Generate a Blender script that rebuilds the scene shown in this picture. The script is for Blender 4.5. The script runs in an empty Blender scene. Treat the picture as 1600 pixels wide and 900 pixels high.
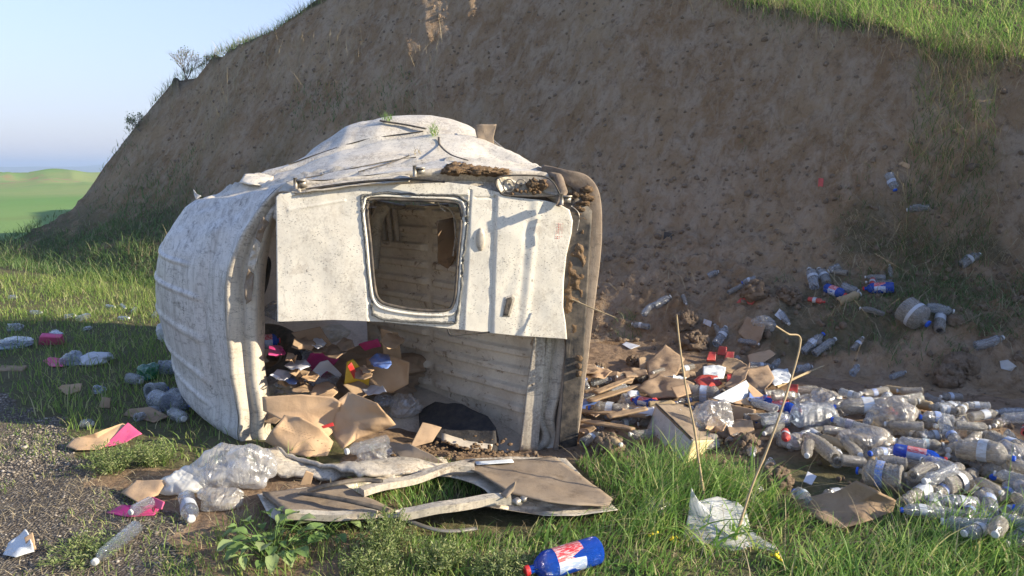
import bpy, math, random
import numpy as np
from mathutils import Vector, Matrix, Quaternion
R = math.radians
rng = np.random.default_rng(7); random.seed(7)
sc = bpy.context.scene
COL = sc.collection

# ------------------------------------------------------------------ camera
F = 1150.0; H = 1.70; PITCH = R(9.3)
cam = bpy.data.cameras.new('camera'); camo = bpy.data.objects.new('camera', cam); COL.objects.link(camo)
camo.location = (0, 0, H); camo.rotation_euler = (R(90) - PITCH, 0, 0)
cam.sensor_width = 36; cam.lens = 36 * F / 1600; cam.clip_start = .05; cam.clip_end = 9000
sc.camera = camo
# ------------------------------------------------------------------ sky, sun, exposure
SUN_EL, SUN_AZ = R(21), R(103)
wd = bpy.data.worlds.new('World'); sc.world = wd; wd.use_nodes = True
nt = wd.node_tree; bg = nt.nodes['Background']
sky = nt.nodes.new('ShaderNodeTexSky'); sky.sky_type = 'NISHITA'; sky.sun_disc = False
sky.sun_elevation = SUN_EL; sky.sun_rotation = SUN_AZ
sky.air_density = 1.0; sky.dust_density = .15; sky.ozone_density = 3.2; sky.altitude = 100
hs = nt.nodes.new('ShaderNodeMix'); hs.data_type = 'RGBA'; hs.blend_type = 'MULTIPLY'; hs.inputs['Factor'].default_value = 1
hs.inputs[7].default_value = (1.08, .86, .84, 1)
nt.links.new(sky.outputs[0], hs.inputs[6])
tc_ = nt.nodes.new('ShaderNodeTexCoord'); sx_ = nt.nodes.new('ShaderNodeSeparateXYZ'); nt.links.new(tc_.outputs['Generated'], sx_.inputs[0])
rp_ = nt.nodes.new('ShaderNodeValToRGB'); rp_.color_ramp.elements[0].position = 0; rp_.color_ramp.elements[0].color = (.88,) * 3 + (1,)
rp_.color_ramp.elements[1].position = .42; rp_.color_ramp.elements[1].color = (0, 0, 0, 1); nt.links.new(sx_.outputs[2], rp_.inputs[0])
hm = nt.nodes.new('ShaderNodeMix'); hm.data_type = 'RGBA'; nt.links.new(rp_.outputs[0], hm.inputs[0]); nt.links.new(hs.outputs[2], hm.inputs[6])
hm.inputs[7].default_value = (1.26, 1.46, 1.96, 1)      # pale blue horizon air, the same all round
nt.links.new(hm.outputs[2], bg.inputs[0])
bg.inputs[1].default_value = .145
sl = bpy.data.lights.new('sun', 'SUN'); so = bpy.data.objects.new('sun', sl); COL.objects.link(so)
sl.energy = 4.1; sl.angle = R(.5); sl.color = (1, .89, .69)
sd = Vector((math.sin(SUN_AZ) * math.cos(SUN_EL), math.cos(SUN_AZ) * math.cos(SUN_EL), math.sin(SUN_EL)))
so.rotation_euler = sd.to_track_quat('Z', 'Y').to_euler(); so.location = sd * 20
sc.view_settings.view_transform = 'Standard'; sc.view_settings.look = 'None'
sc.view_settings.exposure = 1.32; sc.view_settings.gamma = 1
sc.cycles.max_bounces = 8; sc.cycles.transparent_max_bounces = 14; sc.cycles.transmission_bounces = 4
sc.cycles.diffuse_bounces = 3; sc.cycles.glossy_bounces = 3

# ------------------------------------------------------------------ picture <-> place
cp, sp = math.cos(PITCH), math.sin(PITCH)
def ray(px, py):
    a = (px - 800) / F; b = -(py - 450) / F
    return np.array([a, cp + b * sp, -sp + b * cp])
def W(px, py, Y):
    d = ray(px, py); t = Y / d[1]
    return np.array([d[0] * t, Y, H + d[2] * t])
def G(px, py, z=0.):
    d = ray(px, py); t = (z - H) / d[2]
    return np.array([d[0] * t, d[1] * t, z])
def proj(P):
    P = np.asarray(P, float); x = P[..., 0]; y = P[..., 1]; z = P[..., 2] - H
    f = np.maximum(y * cp - z * sp, 1e-3); u = y * sp + z * cp
    return 800 + F * x / f, 450 - F * u / f, f

# ------------------------------------------------------------------ noise
def _h(ix, iy, iz, s):
    n = (ix.astype(np.int64) * 374761393 + iy.astype(np.int64) * 668265263 + iz.astype(np.int64) * 2147483647 + s * 974634777) & 0xffffffff
    n = ((n ^ (n >> 13)) * 1274126177) & 0xffffffff
    n = ((n ^ (n >> 16)) * 2246822519) & 0xffffffff
    return ((n ^ (n >> 15)) & 0xffffff) / 0xffffff * 2 - 1
def vn(x, y, z=0., s=0):
    x, y, z = np.broadcast_arrays(np.asarray(x, float), np.asarray(y, float), np.asarray(z, float))
    ix, iy, iz = np.floor(x), np.floor(y), np.floor(z)
    fx, fy, fz = x - ix, y - iy, z - iz
    fx = fx * fx * (3 - 2 * fx); fy = fy * fy * (3 - 2 * fy); fz = fz * fz * (3 - 2 * fz)
    ix, iy, iz = ix.astype(np.int64), iy.astype(np.int64), iz.astype(np.int64)
    r = 0
    for a in (0, 1):
        for b in (0, 1):
            for c in (0, 1):
                w = (fx if a else 1 - fx) * (fy if b else 1 - fy) * (fz if c else 1 - fz)
                r = r + w * _h(ix + a, iy + b, iz + c, s)
    return r
def vn2(x, y, s=0):
    x, y = np.broadcast_arrays(np.asarray(x, float), np.asarray(y, float))
    ix, iy = np.floor(x), np.floor(y); fx, fy = x - ix, y - iy
    fx = fx * fx * (3 - 2 * fx); fy = fy * fy * (3 - 2 * fy)
    ix, iy = ix.astype(np.int64), iy.astype(np.int64); z0 = np.zeros_like(ix)
    return ((1 - fx) * (1 - fy) * _h(ix, iy, z0, s) + fx * (1 - fy) * _h(ix + 1, iy, z0, s)
            + (1 - fx) * fy * _h(ix, iy + 1, z0, s) + fx * fy * _h(ix + 1, iy + 1, z0, s))
def facet2(x, y, s=0):
    x, y = np.broadcast_arrays(np.asarray(x, float), np.asarray(y, float)); ix, iy = np.floor(x), np.floor(y); fx, fy = x - ix, y - iy
    ix, iy = ix.astype(np.int64), iy.astype(np.int64); z0 = np.zeros_like(ix)
    a, b, c, d = _h(ix, iy, z0, s), _h(ix + 1, iy, z0, s), _h(ix, iy + 1, z0, s), _h(ix + 1, iy + 1, z0, s)
    return np.where(fx + fy < 1, a + (b - a) * fx + (c - a) * fy, d + (c - d) * (1 - fx) + (b - d) * (1 - fy))
def fbm2(x, y, o=4, s=0, g=.5):
    r = 0; a = 1.
    for k in range(o):
        r = r + a * vn2(x * 2**k + 17.3 * k, y * 2**k - 9.1 * k, s + k); a *= g
    return r
def ridged(x, y, o=3, s=0):
    r = 0; a = 1.
    for k in range(o):
        r = r + a * (1 - 2 * np.abs(vn2(x * 2**k + 5.7 * k, y * 2**k + 3.3 * k, s + k))); a *= .5
    return r
def sstep(a, b, x):
    t = np.clip((x - a) / (b - a), 0, 1); return t * t * (3 - 2 * t)

# ------------------------------------------------------------------ terrain
BX, BY = 3.9, 5.5; DX, DY = -.866, .5; UX, UY = .5, .866
def wob(t): return .10 * np.sin(t * .55 + 1.1) + .06 * np.sin(t * 1.7) - .35 * sstep(10, 14, t)
def st(x, y):
    s = (x - BX) * UX + (y - BY) * UY; t = (x - BX) * DX + (y - BY) * DY
    s = s + wob(t) + .48 * np.clip(-1.2 - t, 0, 6)     # beyond the frame's right edge the bank swings forward
    return s, t
FS = np.array([-50, -.3, 0, .35, 1.15, 1.5, 2.0, 3.0, 4.0, 6.0, 9.0])
FZ = np.array([0, 0, .03, .22, .66, .98, 1.72, 3.25, 4.8, 8.0, 12.8])
def face(s): return np.interp(s, FS, FZ)
SKY = [(40, 372), (100, 321), (150, 270), (200, 208), (235, 163), (270, 128), (330, 88), (420, 48), (500, 0), (600, -45), (750, -60), (950, -45),
       (1130, -4), (1200, 14), (1300, 34), (1400, 50), (1450, 76), (1500, 84), (1600, 92), (1800, 120), (2300, 160)]
CT = []
SKD = [SKY[0]]
for (a_, b_) in zip(SKY[:-1], SKY[1:]):
    nn_ = max(1, int((b_[0] - a_[0]) / 12)) if b_[0] <= 700 else 1
    SKD += [(a_[0] + (b_[0] - a_[0]) * i_ / nn_, a_[1] + (b_[1] - a_[1]) * i_ / nn_) for i_ in range(1, nn_ + 1)]
SKD = [p_ for p_ in SKD if p_[0] >= 105]
for (px, py) in SKD:
    d = ray(px, py); tt = np.linspace(4, 22, 4000)
    X = d[0] * tt; Y = d[1] * tt; Z = H + d[2] * tt
    s, t = st(X, Y); k = np.argmax(face(s) > Z)
    CT.append((t[k], Z[k]))
CT = [c_ for c_ in CT if c_[0] < 15.95]; CT += [(16.15, .93), (16.7, .35), (17.6, 0), (60, 0)]; CT.sort()
CT = np.array(CT)
def h0(x, y):
    s, t = st(x, y)
    C = np.interp(t, CT[:, 0], CT[:, 1])
    sc_ = np.interp(C, FZ[1:], FS[1:])
    k = np.interp(t, [0, 4.0, 5.5, 7.5, 9, 12, 14], [.52, .5, .12, -.25, -.3, -.3, -.35])
    top = C + k * np.clip(s - sc_, 0, 14)
    top = np.maximum(top, 0)
    f = face(s)
    w = np.where(f < C, f, top)
    return w, s, t, C
def h(x, y, detail=True):
    x = np.asarray(x, float); y = np.asarray(y, float)
    w, s, t, C = h0(x, y)
    r = np.hypot(x, y)
    # litter mound and the shallow dip the wreck lies in
    z = w + .07 * np.exp(-(((x - 2.5) / 1.2) ** 2 + ((y - 4.75) / .45) ** 2))
    z = z - .15 * np.exp(-(((x + .1) / .6) ** 2 + ((y - 4.75) / .5) ** 2))
    # meadow swells far left
    z = z + sstep(38, 60, y) * (1.35 * np.exp(-(((x + 88) / 15) ** 2 + ((y - 112) / 34) ** 2)) + .75 * np.exp(-(((x + 60) / 9) ** 2 + ((y - 100) / 16) ** 2)) * (1 + .5 * vn2(x / 3, y / 3, 71)) + .55 * sstep(55, 80, y) * ridged(x / 11 + y / 40, y / 16, 3, 72))
    z = z - 25 * sstep(128, 300, r)
    far = sstep(14, 30, r)
    z = z + far * .25 * fbm2(x / 22, y / 22, 3, 5) * sstep(40, 90, r)
    if detail:
        near = 1 - sstep(16, 24, r)
        onb = sstep(-.2, .4, s) * (w > .02)
        tal = sstep(-.4, .3, s) * (1 - sstep(1.2, 2.2, s)) * (1 - sstep(6, 9, t))
        crestf = sstep(0, .5, C - w)
        n = .012 * fbm2(x * 2.2, y * 2.2, 4, 11) + .006 * fbm2(x * 17, y * 17, 2, 12)
        a = t * .72 + w * .55; b = w * .72 - t * .55     # digger streaks run down-left
        n = n + onb * crestf * (.03 * ridged((t - w * .75) * 1.3, w * .22, 2, 21) + .042 * fbm2(t * .9, w * .9, 4, 22) + .022 * ridged(t * 4.2 - w * 2.4, w * 2.1, 4, 23))
        n = n + tal * (.026 * ridged(t * 3.1, s * 3.3, 3, 31) + .04 * np.maximum(fbm2(t * 6, s * 6, 3, 33), 0) + .02 * fbm2(t * 17, s * 17, 2, 35))
        n = n + onb * (w >= C - .02) * .06 * fbm2(x * 2, y * 2, 3, 41)
        z = z + n * near
    return z
TG = np.concatenate([np.arange(1.5, 17, .02), np.arange(17, 200, .5)])
def T(px, py, lift=0.):
    d = ray(px, py); X = d[0] * TG; Y = d[1] * TG; Z = H + d[2] * TG
    g = h(X, Y) + lift - Z
    k = int(np.argmax(g > 0))
    if g[k] <= 0: k = len(TG) - 1
    a = g[k - 1]; b = g[k]; f_ = -a / (b - a) if b != a else 0
    t = TG[k - 1] + f_ * (TG[k] - TG[k - 1])
    return np.array([d[0] * t, d[1] * t, H + d[2] * t])
def hz(x, y): return float(h(np.array([x]), np.array([y]))[0])
def nrm(x, y, e=.06):
    a = h(np.array([x + e, x - e, x, x]), np.array([y, y, y + e, y - e]))
    n = Vector((-(a[0] - a[1]) / (2 * e), -(a[2] - a[3]) / (2 * e), 1)); return n.normalized()

# ------------------------------------------------------------------ object helpers
def tag(o, label=None, cat=None, group=None, kind=None):
    if label: o['label'] = label
    if cat: o['category'] = cat
    if group: o['group'] = group
    if kind: o['kind'] = kind
    return o
def thing(name, label, cat, loc=(0, 0, 0), group=None):
    o = bpy.data.objects.new(name, None); COL.objects.link(o); o.location = Vector([float(v) for v in loc]); o.empty_display_size = .1
    return tag(o, label, cat, group)
def link(name, me, parent=None):
    o = bpy.data.objects.new(name, me); COL.objects.link(o)
    if parent is not None: o.parent = parent
    return o
def mesh(name, V, Fc, mat, smooth=True):
    me = bpy.data.meshes.new(name)
    V = np.asarray(V, float)
    if isinstance(Fc, np.ndarray):
        n, k = Fc.shape
        me.vertices.add(len(V)); me.vertices.foreach_set('co', V.ravel())
        me.loops.add(n * k); me.loops.foreach_set('vertex_index', Fc.astype(np.int32).ravel())
        me.polygons.add(n); me.polygons.foreach_set('loop_start', np.arange(0, n * k, k, dtype=np.int32))
        me.update(calc_edges=True); me.validate()
    else:
        me.from_pydata([tuple(v) for v in V], [], Fc); me.update()
    for m in (mat if isinstance(mat, (list, tuple)) else [mat]): me.materials.append(m)
    if smooth: me.polygons.foreach_set('use_smooth', np.ones(len(me.polygons), bool))
    return me
def part(name, V, Fc, mat, root=None, smooth=True, label=None):
    """vertices are given in the place's own metres; the root's location is taken off"""
    V = np.asarray(V, float).reshape(-1, 3)
    p = root
    while p is not None:
        V = V - np.array(p.location); p = p.parent
    o = link(name, mesh(name, V, Fc, mat, smooth), root)
    if label: o['label'] = label
    return o
def one(name, V, Fc, mat, label, cat, group=None, smooth=True):
    """a thing that is one mesh, origin at its base"""
    V = np.asarray(V, float).reshape(-1, 3); c = V.mean(0); c[2] = V[:, 2].min()
    o = link(name, mesh(name, V - c, Fc, mat, smooth)); o.location = Vector(c)
    return tag(o, label, cat, group)
def gridF(n, m, wrap_n=False, wrap_m=False):
    i = np.arange(n if wrap_n else n - 1); j = np.arange(m if wrap_m else m - 1)
    I, J = np.meshgrid(i, j, indexing='ij'); I2 = (I + 1) % n; J2 = (J + 1) % m
    return np.stack([I * m + J, I2 * m + J, I2 * m + J2, I * m + J2], -1).reshape(-1, 4)
class MB:
    def __init__(s): s.V = []; s.F = []; s.n = 0
    def add(s, V, Fc):
        V = np.asarray(V, float).reshape(-1, 3); s.V.append(V)
        s.F += [tuple(int(a) + s.n for a in f) for f in Fc]; s.n += len(V); return s
    def box(s, c, sx, sy, sz, M=None):
        v = np.array([(x, y, z) for x in (-1, 1) for y in (-1, 1) for z in (-1, 1)], float) * (sx / 2, sy / 2, sz / 2)
        if M is not None: v = v @ np.array(M).T
        return s.add(v + np.array(c), [(0, 1, 3, 2), (4, 6, 7, 5), (0, 4, 5, 1), (2, 3, 7, 6), (0, 2, 6, 4), (1, 5, 7, 3)])
    def tube(s, P, r, k=8, flat=1., up=(0, 0, 1), caps=True):
        V, Fc = tube(P, r, k, flat, up, caps); return s.add(V, Fc)
    def data(s): return np.concatenate(s.V), s.F
def tube(P, r, k=8, flat=1., up=(0, 0, 1), caps=True, closed=False):
    P = np.asarray(P, float); n = len(P); r = np.broadcast_to(np.asarray(r, float), (n,))
    Tn = (np.roll(P, -1, 0) - np.roll(P, 1, 0)) if closed else np.gradient(P, axis=0)
    Tn = Tn / (np.linalg.norm(Tn, axis=1, keepdims=True) + 1e-9)
    up = np.array(up, float); A = np.cross(Tn, up); bad = np.linalg.norm(A, axis=1) < .05
    A[bad] = np.cross(Tn[bad], [1, .1, .05]); A /= np.linalg.norm(A, axis=1, keepdims=True); B = np.cross(A, Tn)
    an = np.arange(k) / k * 2 * np.pi + np.pi / k
    V = P[:, None] + r[:, None, None] * (np.cos(an)[None, :, None] * A[:, None] + flat * np.sin(an)[None, :, None] * B[:, None])
    Fc = [tuple(f) for f in gridF(n, k, closed, True)]
    if caps and not closed: Fc += [tuple(range(k - 1, -1, -1)), tuple(range((n - 1) * k, n * k))]
    return V.reshape(-1, 3), Fc
def cr(P, n, closed=False):
    """catmull-rom through P, n samples per span"""
    P = np.asarray(P, float); m = len(P); out = []
    spans = m if closed else m - 1
    for i in range(spans):
        g = (lambda j: P[j % m]) if closed else (lambda j: P[min(max(j, 0), m - 1)])
        p0, p1, p2, p3 = g(i - 1), g(i), g(i + 1), g(i + 2)
        u = (np.arange(n) / n).reshape((-1,) + (1,) * (P.ndim - 1))
        out.append(.5 * (2 * p1 + (p2 - p0) * u + (2 * p0 - 5 * p1 + 4 * p2 - p3) * u**2 + (3 * p1 - p0 - 3 * p2 + p3) * u**3))
    if not closed: out.append(P[-1:])
    return np.concatenate(out)

# ------------------------------------------------------------------ materials
class N:
    def __init__(s, name):
        s.m = bpy.data.materials.new(name); s.m.use_nodes = True; s.t = s.m.node_tree; s.t.nodes.clear()
        s.out = s.t.nodes.new('ShaderNodeOutputMaterial')
    def n(s, typ, **k):
        o = s.t.nodes.new(typ)
        for a, b in k.items():
            if a.startswith('_'): setattr(o, a[1:], b)
            else: s.set(o, a, b)
        return o
    def set(s, o, key, v):
        i = o.inputs[int(key[1:])] if key[0] == 'i' and key[1:].isdigit() else o.inputs[key.replace('__', ' ')]
        if isinstance(v, bpy.types.NodeSocket): s.t.links.new(v, i)
        else:
            if isinstance(v, (tuple, list)) and len(v) == 3 and i.type == 'RGBA': v = (*v, 1)
            i.default_value = v
    def coord(s, which='Object'): return s.n('ShaderNodeTexCoord').outputs[which]
    def noise(s, vec, scale, detail=4, rough=.55, dist=0.):
        return s.n('ShaderNodeTexNoise', Vector=vec, Scale=scale, Detail=detail, Roughness=rough, Distortion=dist).outputs[0]
    def mapv(s, vec, scale=(1, 1, 1), rot=(0, 0, 0), loc=(0, 0, 0)):
        return s.n('ShaderNodeMapping', Vector=vec, Scale=scale, Rotation=rot, Location=loc).outputs[0]
    def ramp(s, fac, stops, interp='LINEAR'):
        r = s.n('ShaderNodeValToRGB', Fac=fac); r.color_ramp.interpolation = interp; e = r.color_ramp.elements
        while len(e) < len(stops): e.new(.5)
        for el, (p, c) in zip(e, stops):
            el.position = p; el.color = (c, c, c, 1) if isinstance(c, (int, float)) else (*c, 1)
        return r.outputs[0]
    def mix(s, f, a, b, mode='MIX'):
        o = s.n('ShaderNodeMix', _data_type='RGBA', _blend_type=mode); s.set(o, 'i0', f); s.set(o, 'i6', a); s.set(o, 'i7', b); return o.outputs[2]
    def math(s, op, a, b=0., clamp=False):
        o = s.n('ShaderNodeMath', _operation=op, _use_clamp=clamp); s.set(o, 'i0', a); s.set(o, 'i1', b); return o.outputs[0]
    def bump(s, hgt, dist=.01, strength=1., normal=None):
        o = s.n('ShaderNodeBump', Height=hgt, Distance=dist, Strength=strength)
        if normal is not None: s.set(o, 'Normal', normal)
        return o.outputs[0]
    def pbr(s, color, rough=.6, normal=None, spec=.5, metal=0., **k):
        p = s.n('ShaderNodeBsdfPrincipled'); s.set(p, 'Base__Color', color); s.set(p, 'Roughness', rough); s.set(p, 'Metallic', metal)
        s.set(p, 'Specular__IOR__Level', spec)
        if normal is not None: s.set(p, 'Normal', normal)
        for a, b in k.items(): s.set(p, a, b)
        return p.outputs[0]
    def done(s, sh): s.t.links.new(sh, s.out.inputs[0]); return s.m

def voro_specks(a, co, scale, lo, hi):
    v = a.n('ShaderNodeTexVoronoi', Vector=co, Scale=scale, Randomness=1.).outputs[0]
    return a.ramp(v, [(lo, 1.), (hi, 0.)])
def paint(name, base, dirt=.5, speck=1., streak=0., mud=(.23, .165, .11), rough=.45, film=.5, splat=0.):
    a = N(name); co = a.coord()
    big = a.noise(co, 2.6, 5, .6); mid = a.noise(co, 11, 6, .7); fine = a.noise(co, 70, 3, .6)
    c = a.mix(a.ramp(mid, [(.35, 0.), (.75, .55 * film)]), base, (.52, .45, .34))
    d = a.math('MULTIPLY', a.ramp(big, [(.50 - .1 * dirt, 0.), (.72, 1.)]), a.ramp(fine, [(.4, 0.), (.62, 1.)]))
    c = a.mix(a.math('MULTIPLY', d, dirt, True), c, mud)
    sp1 = a.math('MULTIPLY', voro_specks(a, a.mapv(co, (1, 1, 2.2), (.3, .5, .2)), 48, .13, .27), a.ramp(a.noise(co, 6, 4, .7), [(.42, 0.), (.58, 1.)]))
    sp2 = a.math('MULTIPLY', voro_specks(a, a.mapv(co, (1, 1, .45), (.1, .7, .9)), 20, .06, .12), a.ramp(a.noise(co, 3.3, 3, .7), [(.5, 0.), (.6, 1.)]))
    sp = a.math('MAXIMUM', sp1, sp2)
    dr = a.ramp(a.noise(a.mapv(co, (7, 7, .8)), 1., 6, .7), [(.54, 0.), (.68, .3)])
    c = a.mix(a.math('MULTIPLY', dr, a.ramp(big, [(.42, 0.), (.6, 1.)])), c, (.34, .25, .16))
    sm = a.ramp(a.n('ShaderNodeTexNoise', Vector=a.mapv(co, (1, 1, 1), (.3, .2, .1)), Scale=3.2, Detail=9, Roughness=.82, Distortion=.8).outputs[0], [(.56, 0.), (.60, .75)])
    c = a.mix(a.math('MULTIPLY', sm, .55 * dirt + .15, True), c, (.33, .25, .175))
    c = a.mix(a.math('MULTIPLY', sp, .8 * speck, True), c, (.10, .075, .055))
    if streak:
        sk = a.noise(a.mapv(co, (22, 22, 2.2), (.35, .1, 0)), 1.0, 6, .75, .6)
        c = a.mix(a.math('MULTIPLY', a.ramp(sk, [(.47, 0.), (.62, .8)]), streak, True), c, (.22, .20, .185))
        sc_ = a.n('ShaderNodeTexNoise', Vector=a.mapv(co, (3, 3, 9), (0, .5, .4)), Scale=2.4, Detail=9, Roughness=.8, Distortion=1.6).outputs[0]
        c = a.mix(a.math('MULTIPLY', a.ramp(sc_, [(.545, 0.), (.60, 1.)]), .9 * streak, True), c, (.12, .11, .10))
    if splat:
        s1 = a.noise(a.mapv(co, (1, 1, .55), (.5, .3, 0)), 30, 8, .85, .3)
        c = a.mix(a.math('MULTIPLY', a.ramp(s1, [(.545, 0.), (.575, 1.)]), a.math('MULTIPLY', a.ramp(a.noise(co, 2.2, 5, .7), [(.40, .1), (.60, 1.)]), splat), True), c, (.11, .10, .095))
    hgt = a.math('ADD', a.math('MULTIPLY', sp, .5), a.math('ADD', a.math('MULTIPLY', mid, .6), a.math('MULTIPLY', fine, .3)))
    r = a.math('ADD', rough - .17, a.math('MULTIPLY', mid, .35))
    return a.done(a.pbr(c, r, a.bump(hgt, .0022, .7), .5))
def floor_mat():
    a = N('cream load floor under mud'); co = a.coord(); n1 = a.noise(co, 3.2, 8, .72, .5); n2 = a.noise(co, 12, 8, .75, .4); n3 = a.noise(co, 55, 4, .7)
    c = a.mix(a.ramp(n3, [(.35, 0.), (.7, .5)]), (.76, .67, .53), (.60, .51, .39))
    c = a.mix(a.ramp(n1, [(.46, 0.), (.62, .6)]), c, (.48, .385, .28)); c = a.mix(a.ramp(n2, [(.57, 0.), (.62, .85)]), c, (.29, .195, .12))
    c = a.mix(a.ramp(a.noise(a.mapv(co, (1, 1, 5)), 3, 6, .7), [(.62, 0.), (.68, .6)]), c, (.24, .165, .10))
    return a.done(a.pbr(c, .75, a.bump(a.math('ADD', n1, a.math('MULTIPLY', n2, .6)), .012, .8), .3))
def soil(name, c1, c2, c3, scale=1., relief=.03, streaks=0.):
    a = N(name); co = a.coord()
    n1 = a.noise(co, .8 * scale, 8, .62); n2 = a.noise(co, 5 * scale, 8, .7); n3 = a.noise(co, 38 * scale, 5, .7)
    c = a.mix(a.ramp(n1, [(.34, 0.), (.66, 1.)]), c1, c2)
    c = a.mix(a.ramp(n2, [(.45, 0.), (.75, .8)]), c, c3)
    hgt = a.math('ADD', a.math('MULTIPLY', n2, .8), a.math('MULTIPLY', n3, .35))
    if streaks:
        mp = a.mapv(co, (1, 1, 1), (0, 0, R(-30)))
        sk = a.noise(a.mapv(mp, (5.5, 5.5, .9), (0, R(-38), 0)), 1., 7, .72, .5)
        c = a.mix(a.ramp(sk, [(.40, 0.), (.62, .6 * streaks)]), c, (c3[0] * 1.5, c3[1] * 1.5, c3[2] * 1.55))
        hgt = a.math('ADD', hgt, a.math('MULTIPLY', sk, 1.4))
    dk = a.ramp(a.noise(co, 15 * scale, 5, .75), [(.30, .55), (.46, 1.)])
    c = a.mix(1., c, dk, 'MULTIPLY')
    return a.done(a.pbr(c, .95, a.bump(hgt, relief, 1.), .15))
def film(name, tint=(.93, .95, .97), dust=(.5, .45, .38), amt=(.1, .6), scale=14, body=None, rough=.12, white=.12):
    """thin clear plastic: mostly see-through, glossy, with dust lying on it"""
    a = N(name); co = a.coord(); oi = a.n('ShaderNodeObjectInfo').outputs['Random']
    n1 = a.noise(co, scale, 5, .65); n2 = a.noise(co, scale * 5, 3, .6)
    n3 = a.n('ShaderNodeTexNoise', Vector=a.mapv(co, (1, .22, .5), (.4, .7, .9)), Scale=scale * 2.2, Detail=4, Roughness=.5, Distortion=1.2).outputs[0]
    n3 = a.math('ABSOLUTE', a.math('SUBTRACT', n3, .5))
    bmp = a.bump(a.math('ADD', a.math('MULTIPLY', n3, -3.), a.math('MULTIPLY', n2, .1)), .010, .8)
    tr = a.n('ShaderNodeBsdfTransparent', Color=tint).outputs[0]
    gl = a.n('ShaderNodeBsdfGlossy', Color=(1, 1, 1), Roughness=rough, Normal=bmp).outputs[0]
    lw = a.n('ShaderNodeLayerWeight', Blend=.35, Normal=bmp).outputs['Facing']
    fr = a.math('ADD', .10, a.math('MULTIPLY', a.math('POWER', lw, 1.6), .75), True)
    m1 = a.n('ShaderNodeMixShader'); a.set(m1, 'i0', fr); a.set(m1, 'i1', tr); a.set(m1, 'i2', gl)
    dcol = a.mix(a.ramp(n2, [(.35, 0.), (.7, 1.)]), dust, (.62, .60, .56))
    if body: dcol = body
    df = a.n('ShaderNodeBsdfDiffuse', Color=dcol, Normal=bmp).outputs[0]
    tl = a.n('ShaderNodeBsdfTranslucent', Color=dcol, Normal=bmp).outputs[0]
    m0 = a.n('ShaderNodeMixShader'); a.set(m0, 'i0', .35); a.set(m0, 'i1', df); a.set(m0, 'i2', tl)
    q = a.math('MULTIPLY', a.ramp(n1, [(.36, 0.), (.66, 1.)]), a.math('ADD', .35, a.math('MULTIPLY', oi, .65)))
    k = a.math('ADD', a.math('MULTIPLY', q, amt[1]), amt[0] + white * .3, True)
    m2 = a.n('ShaderNodeMixShader'); a.set(m2, 'i0', k); a.set(m2, 'i1', m1.outputs[0]); a.set(m2, 'i2', m0.outputs[0])
    return a.done(m2.outputs[0])
def card_mat(name, base, dark, mud=.35):
    a = N(name); co = a.coord(); n1 = a.noise(co, 4, 6, .65); n2 = a.noise(co, 45, 3, .6)
    c = a.mix(a.ramp(n1, [(.35, 0.), (.7, 1.)]), base, dark)
    c = a.mix(a.math('MULTIPLY', a.ramp(a.noise(co, 9, 6, .75), [(.52, 0.), (.66, 1.)]), mud), c, (.12, .085, .055))
    co2 = a.n('ShaderNodeTexWave', Vector=co, Scale=95.).outputs[1]
    hg = a.math('ADD', a.math('MULTIPLY', n1, 1.2), a.math('ADD', a.math('MULTIPLY', n2, .25), a.math('MULTIPLY', co2, .06)))
    return a.done(a.pbr(c, .85, a.bump(hg, .008, .8), .2))
def plain(name, col, rough=.6, var=.25, metal=0., spec=.4, relief=.003, scale=20, dust=.0):
    a = N(name); co = a.coord(); n1 = a.noise(co, scale, 5, .6)
    c = a.mix(a.ramp(n1, [(.3, 0.), (.7, var)]), col, tuple(v * .45 for v in col))
    if dust: c = a.mix(a.math('MULTIPLY', a.ramp(a.noise(co, scale * .4, 6, .7), [(.38, 0.), (.62, 1.)]), dust), c, (.30, .235, .165))
    return a.done(a.pbr(c, rough, a.bump(n1, relief, .8), spec, metal))
def blade_mat(name, stops, trans=.35, rough=.5):
    a = N(name); at = a.n('ShaderNodeAttribute', _attribute_name='rnd').outputs['Fac']
    c = a.ramp(at, stops)
    p = a.pbr(c, rough, None, .3); tl = a.n('ShaderNodeBsdfTranslucent', Color=a.mix(.5, c, (.75, .9, .2), 'MULTIPLY')).outputs[0]
    tl2 = a.n('ShaderNodeBsdfTranslucent', Color=c).outputs[0]
    m = a.n('ShaderNodeMixShader'); a.set(m, 'i0', trans); a.set(m, 'i1', p); a.set(m, 'i2', tl2)
    return a.done(m.outputs[0])

M = {}
M['door'] = paint('dirty white paint', (.80, .74, .62), .45, 1., film=.5, splat=.3)
M['body'] = paint('scuffed white paint', (.68, .62, .52), .7, 1., streak=.35, film=.8, splat=.35)
M['roof'] = paint('scraped roof paint', (.66, .645, .62), .15, speck=1.0, streak=.6, film=.5, splat=.8)
M['floor'] = floor_mat()
M['inner'] = paint('muddy inner sheet', (.56, .48, .38), .8, .5, streak=.25, mud=(.22, .16, .105), film=.8)
M['jamb'] = paint('jamb paint', (.60, .53, .42), .9, .9, streak=.6, film=.9)
M['bumper'] = soil('dusty bumper plastic', (.17, .125, .09), (.29, .23, .175), (.36, .29, .22), 2.2, .006)
M['rubber'] = plain('black rubber', (.035, .033, .032), .7, .4, dust=.45, scale=25)
M['seal'] = plain('grey sealant', (.17, .165, .15), .95, .5, relief=.012, scale=60)
M['dark'] = plain('dark void plastic', (.02, .02, .02), .7, .3, dust=.25)  # also paints the dark of holes and of the door gap
M['felt'] = plain('black felt mat', (.028, .028, .032), .95, .5, relief=.006, scale=50, dust=.12)
M['metal'] = plain('bare dull metal', (.35, .33, .30), .5, .4, metal=.6, dust=.5)
M['mud'] = soil('wet brown mud', (.165, .105, .06), (.22, .145, .085), (.29, .20, .12), 3, .03)
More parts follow.
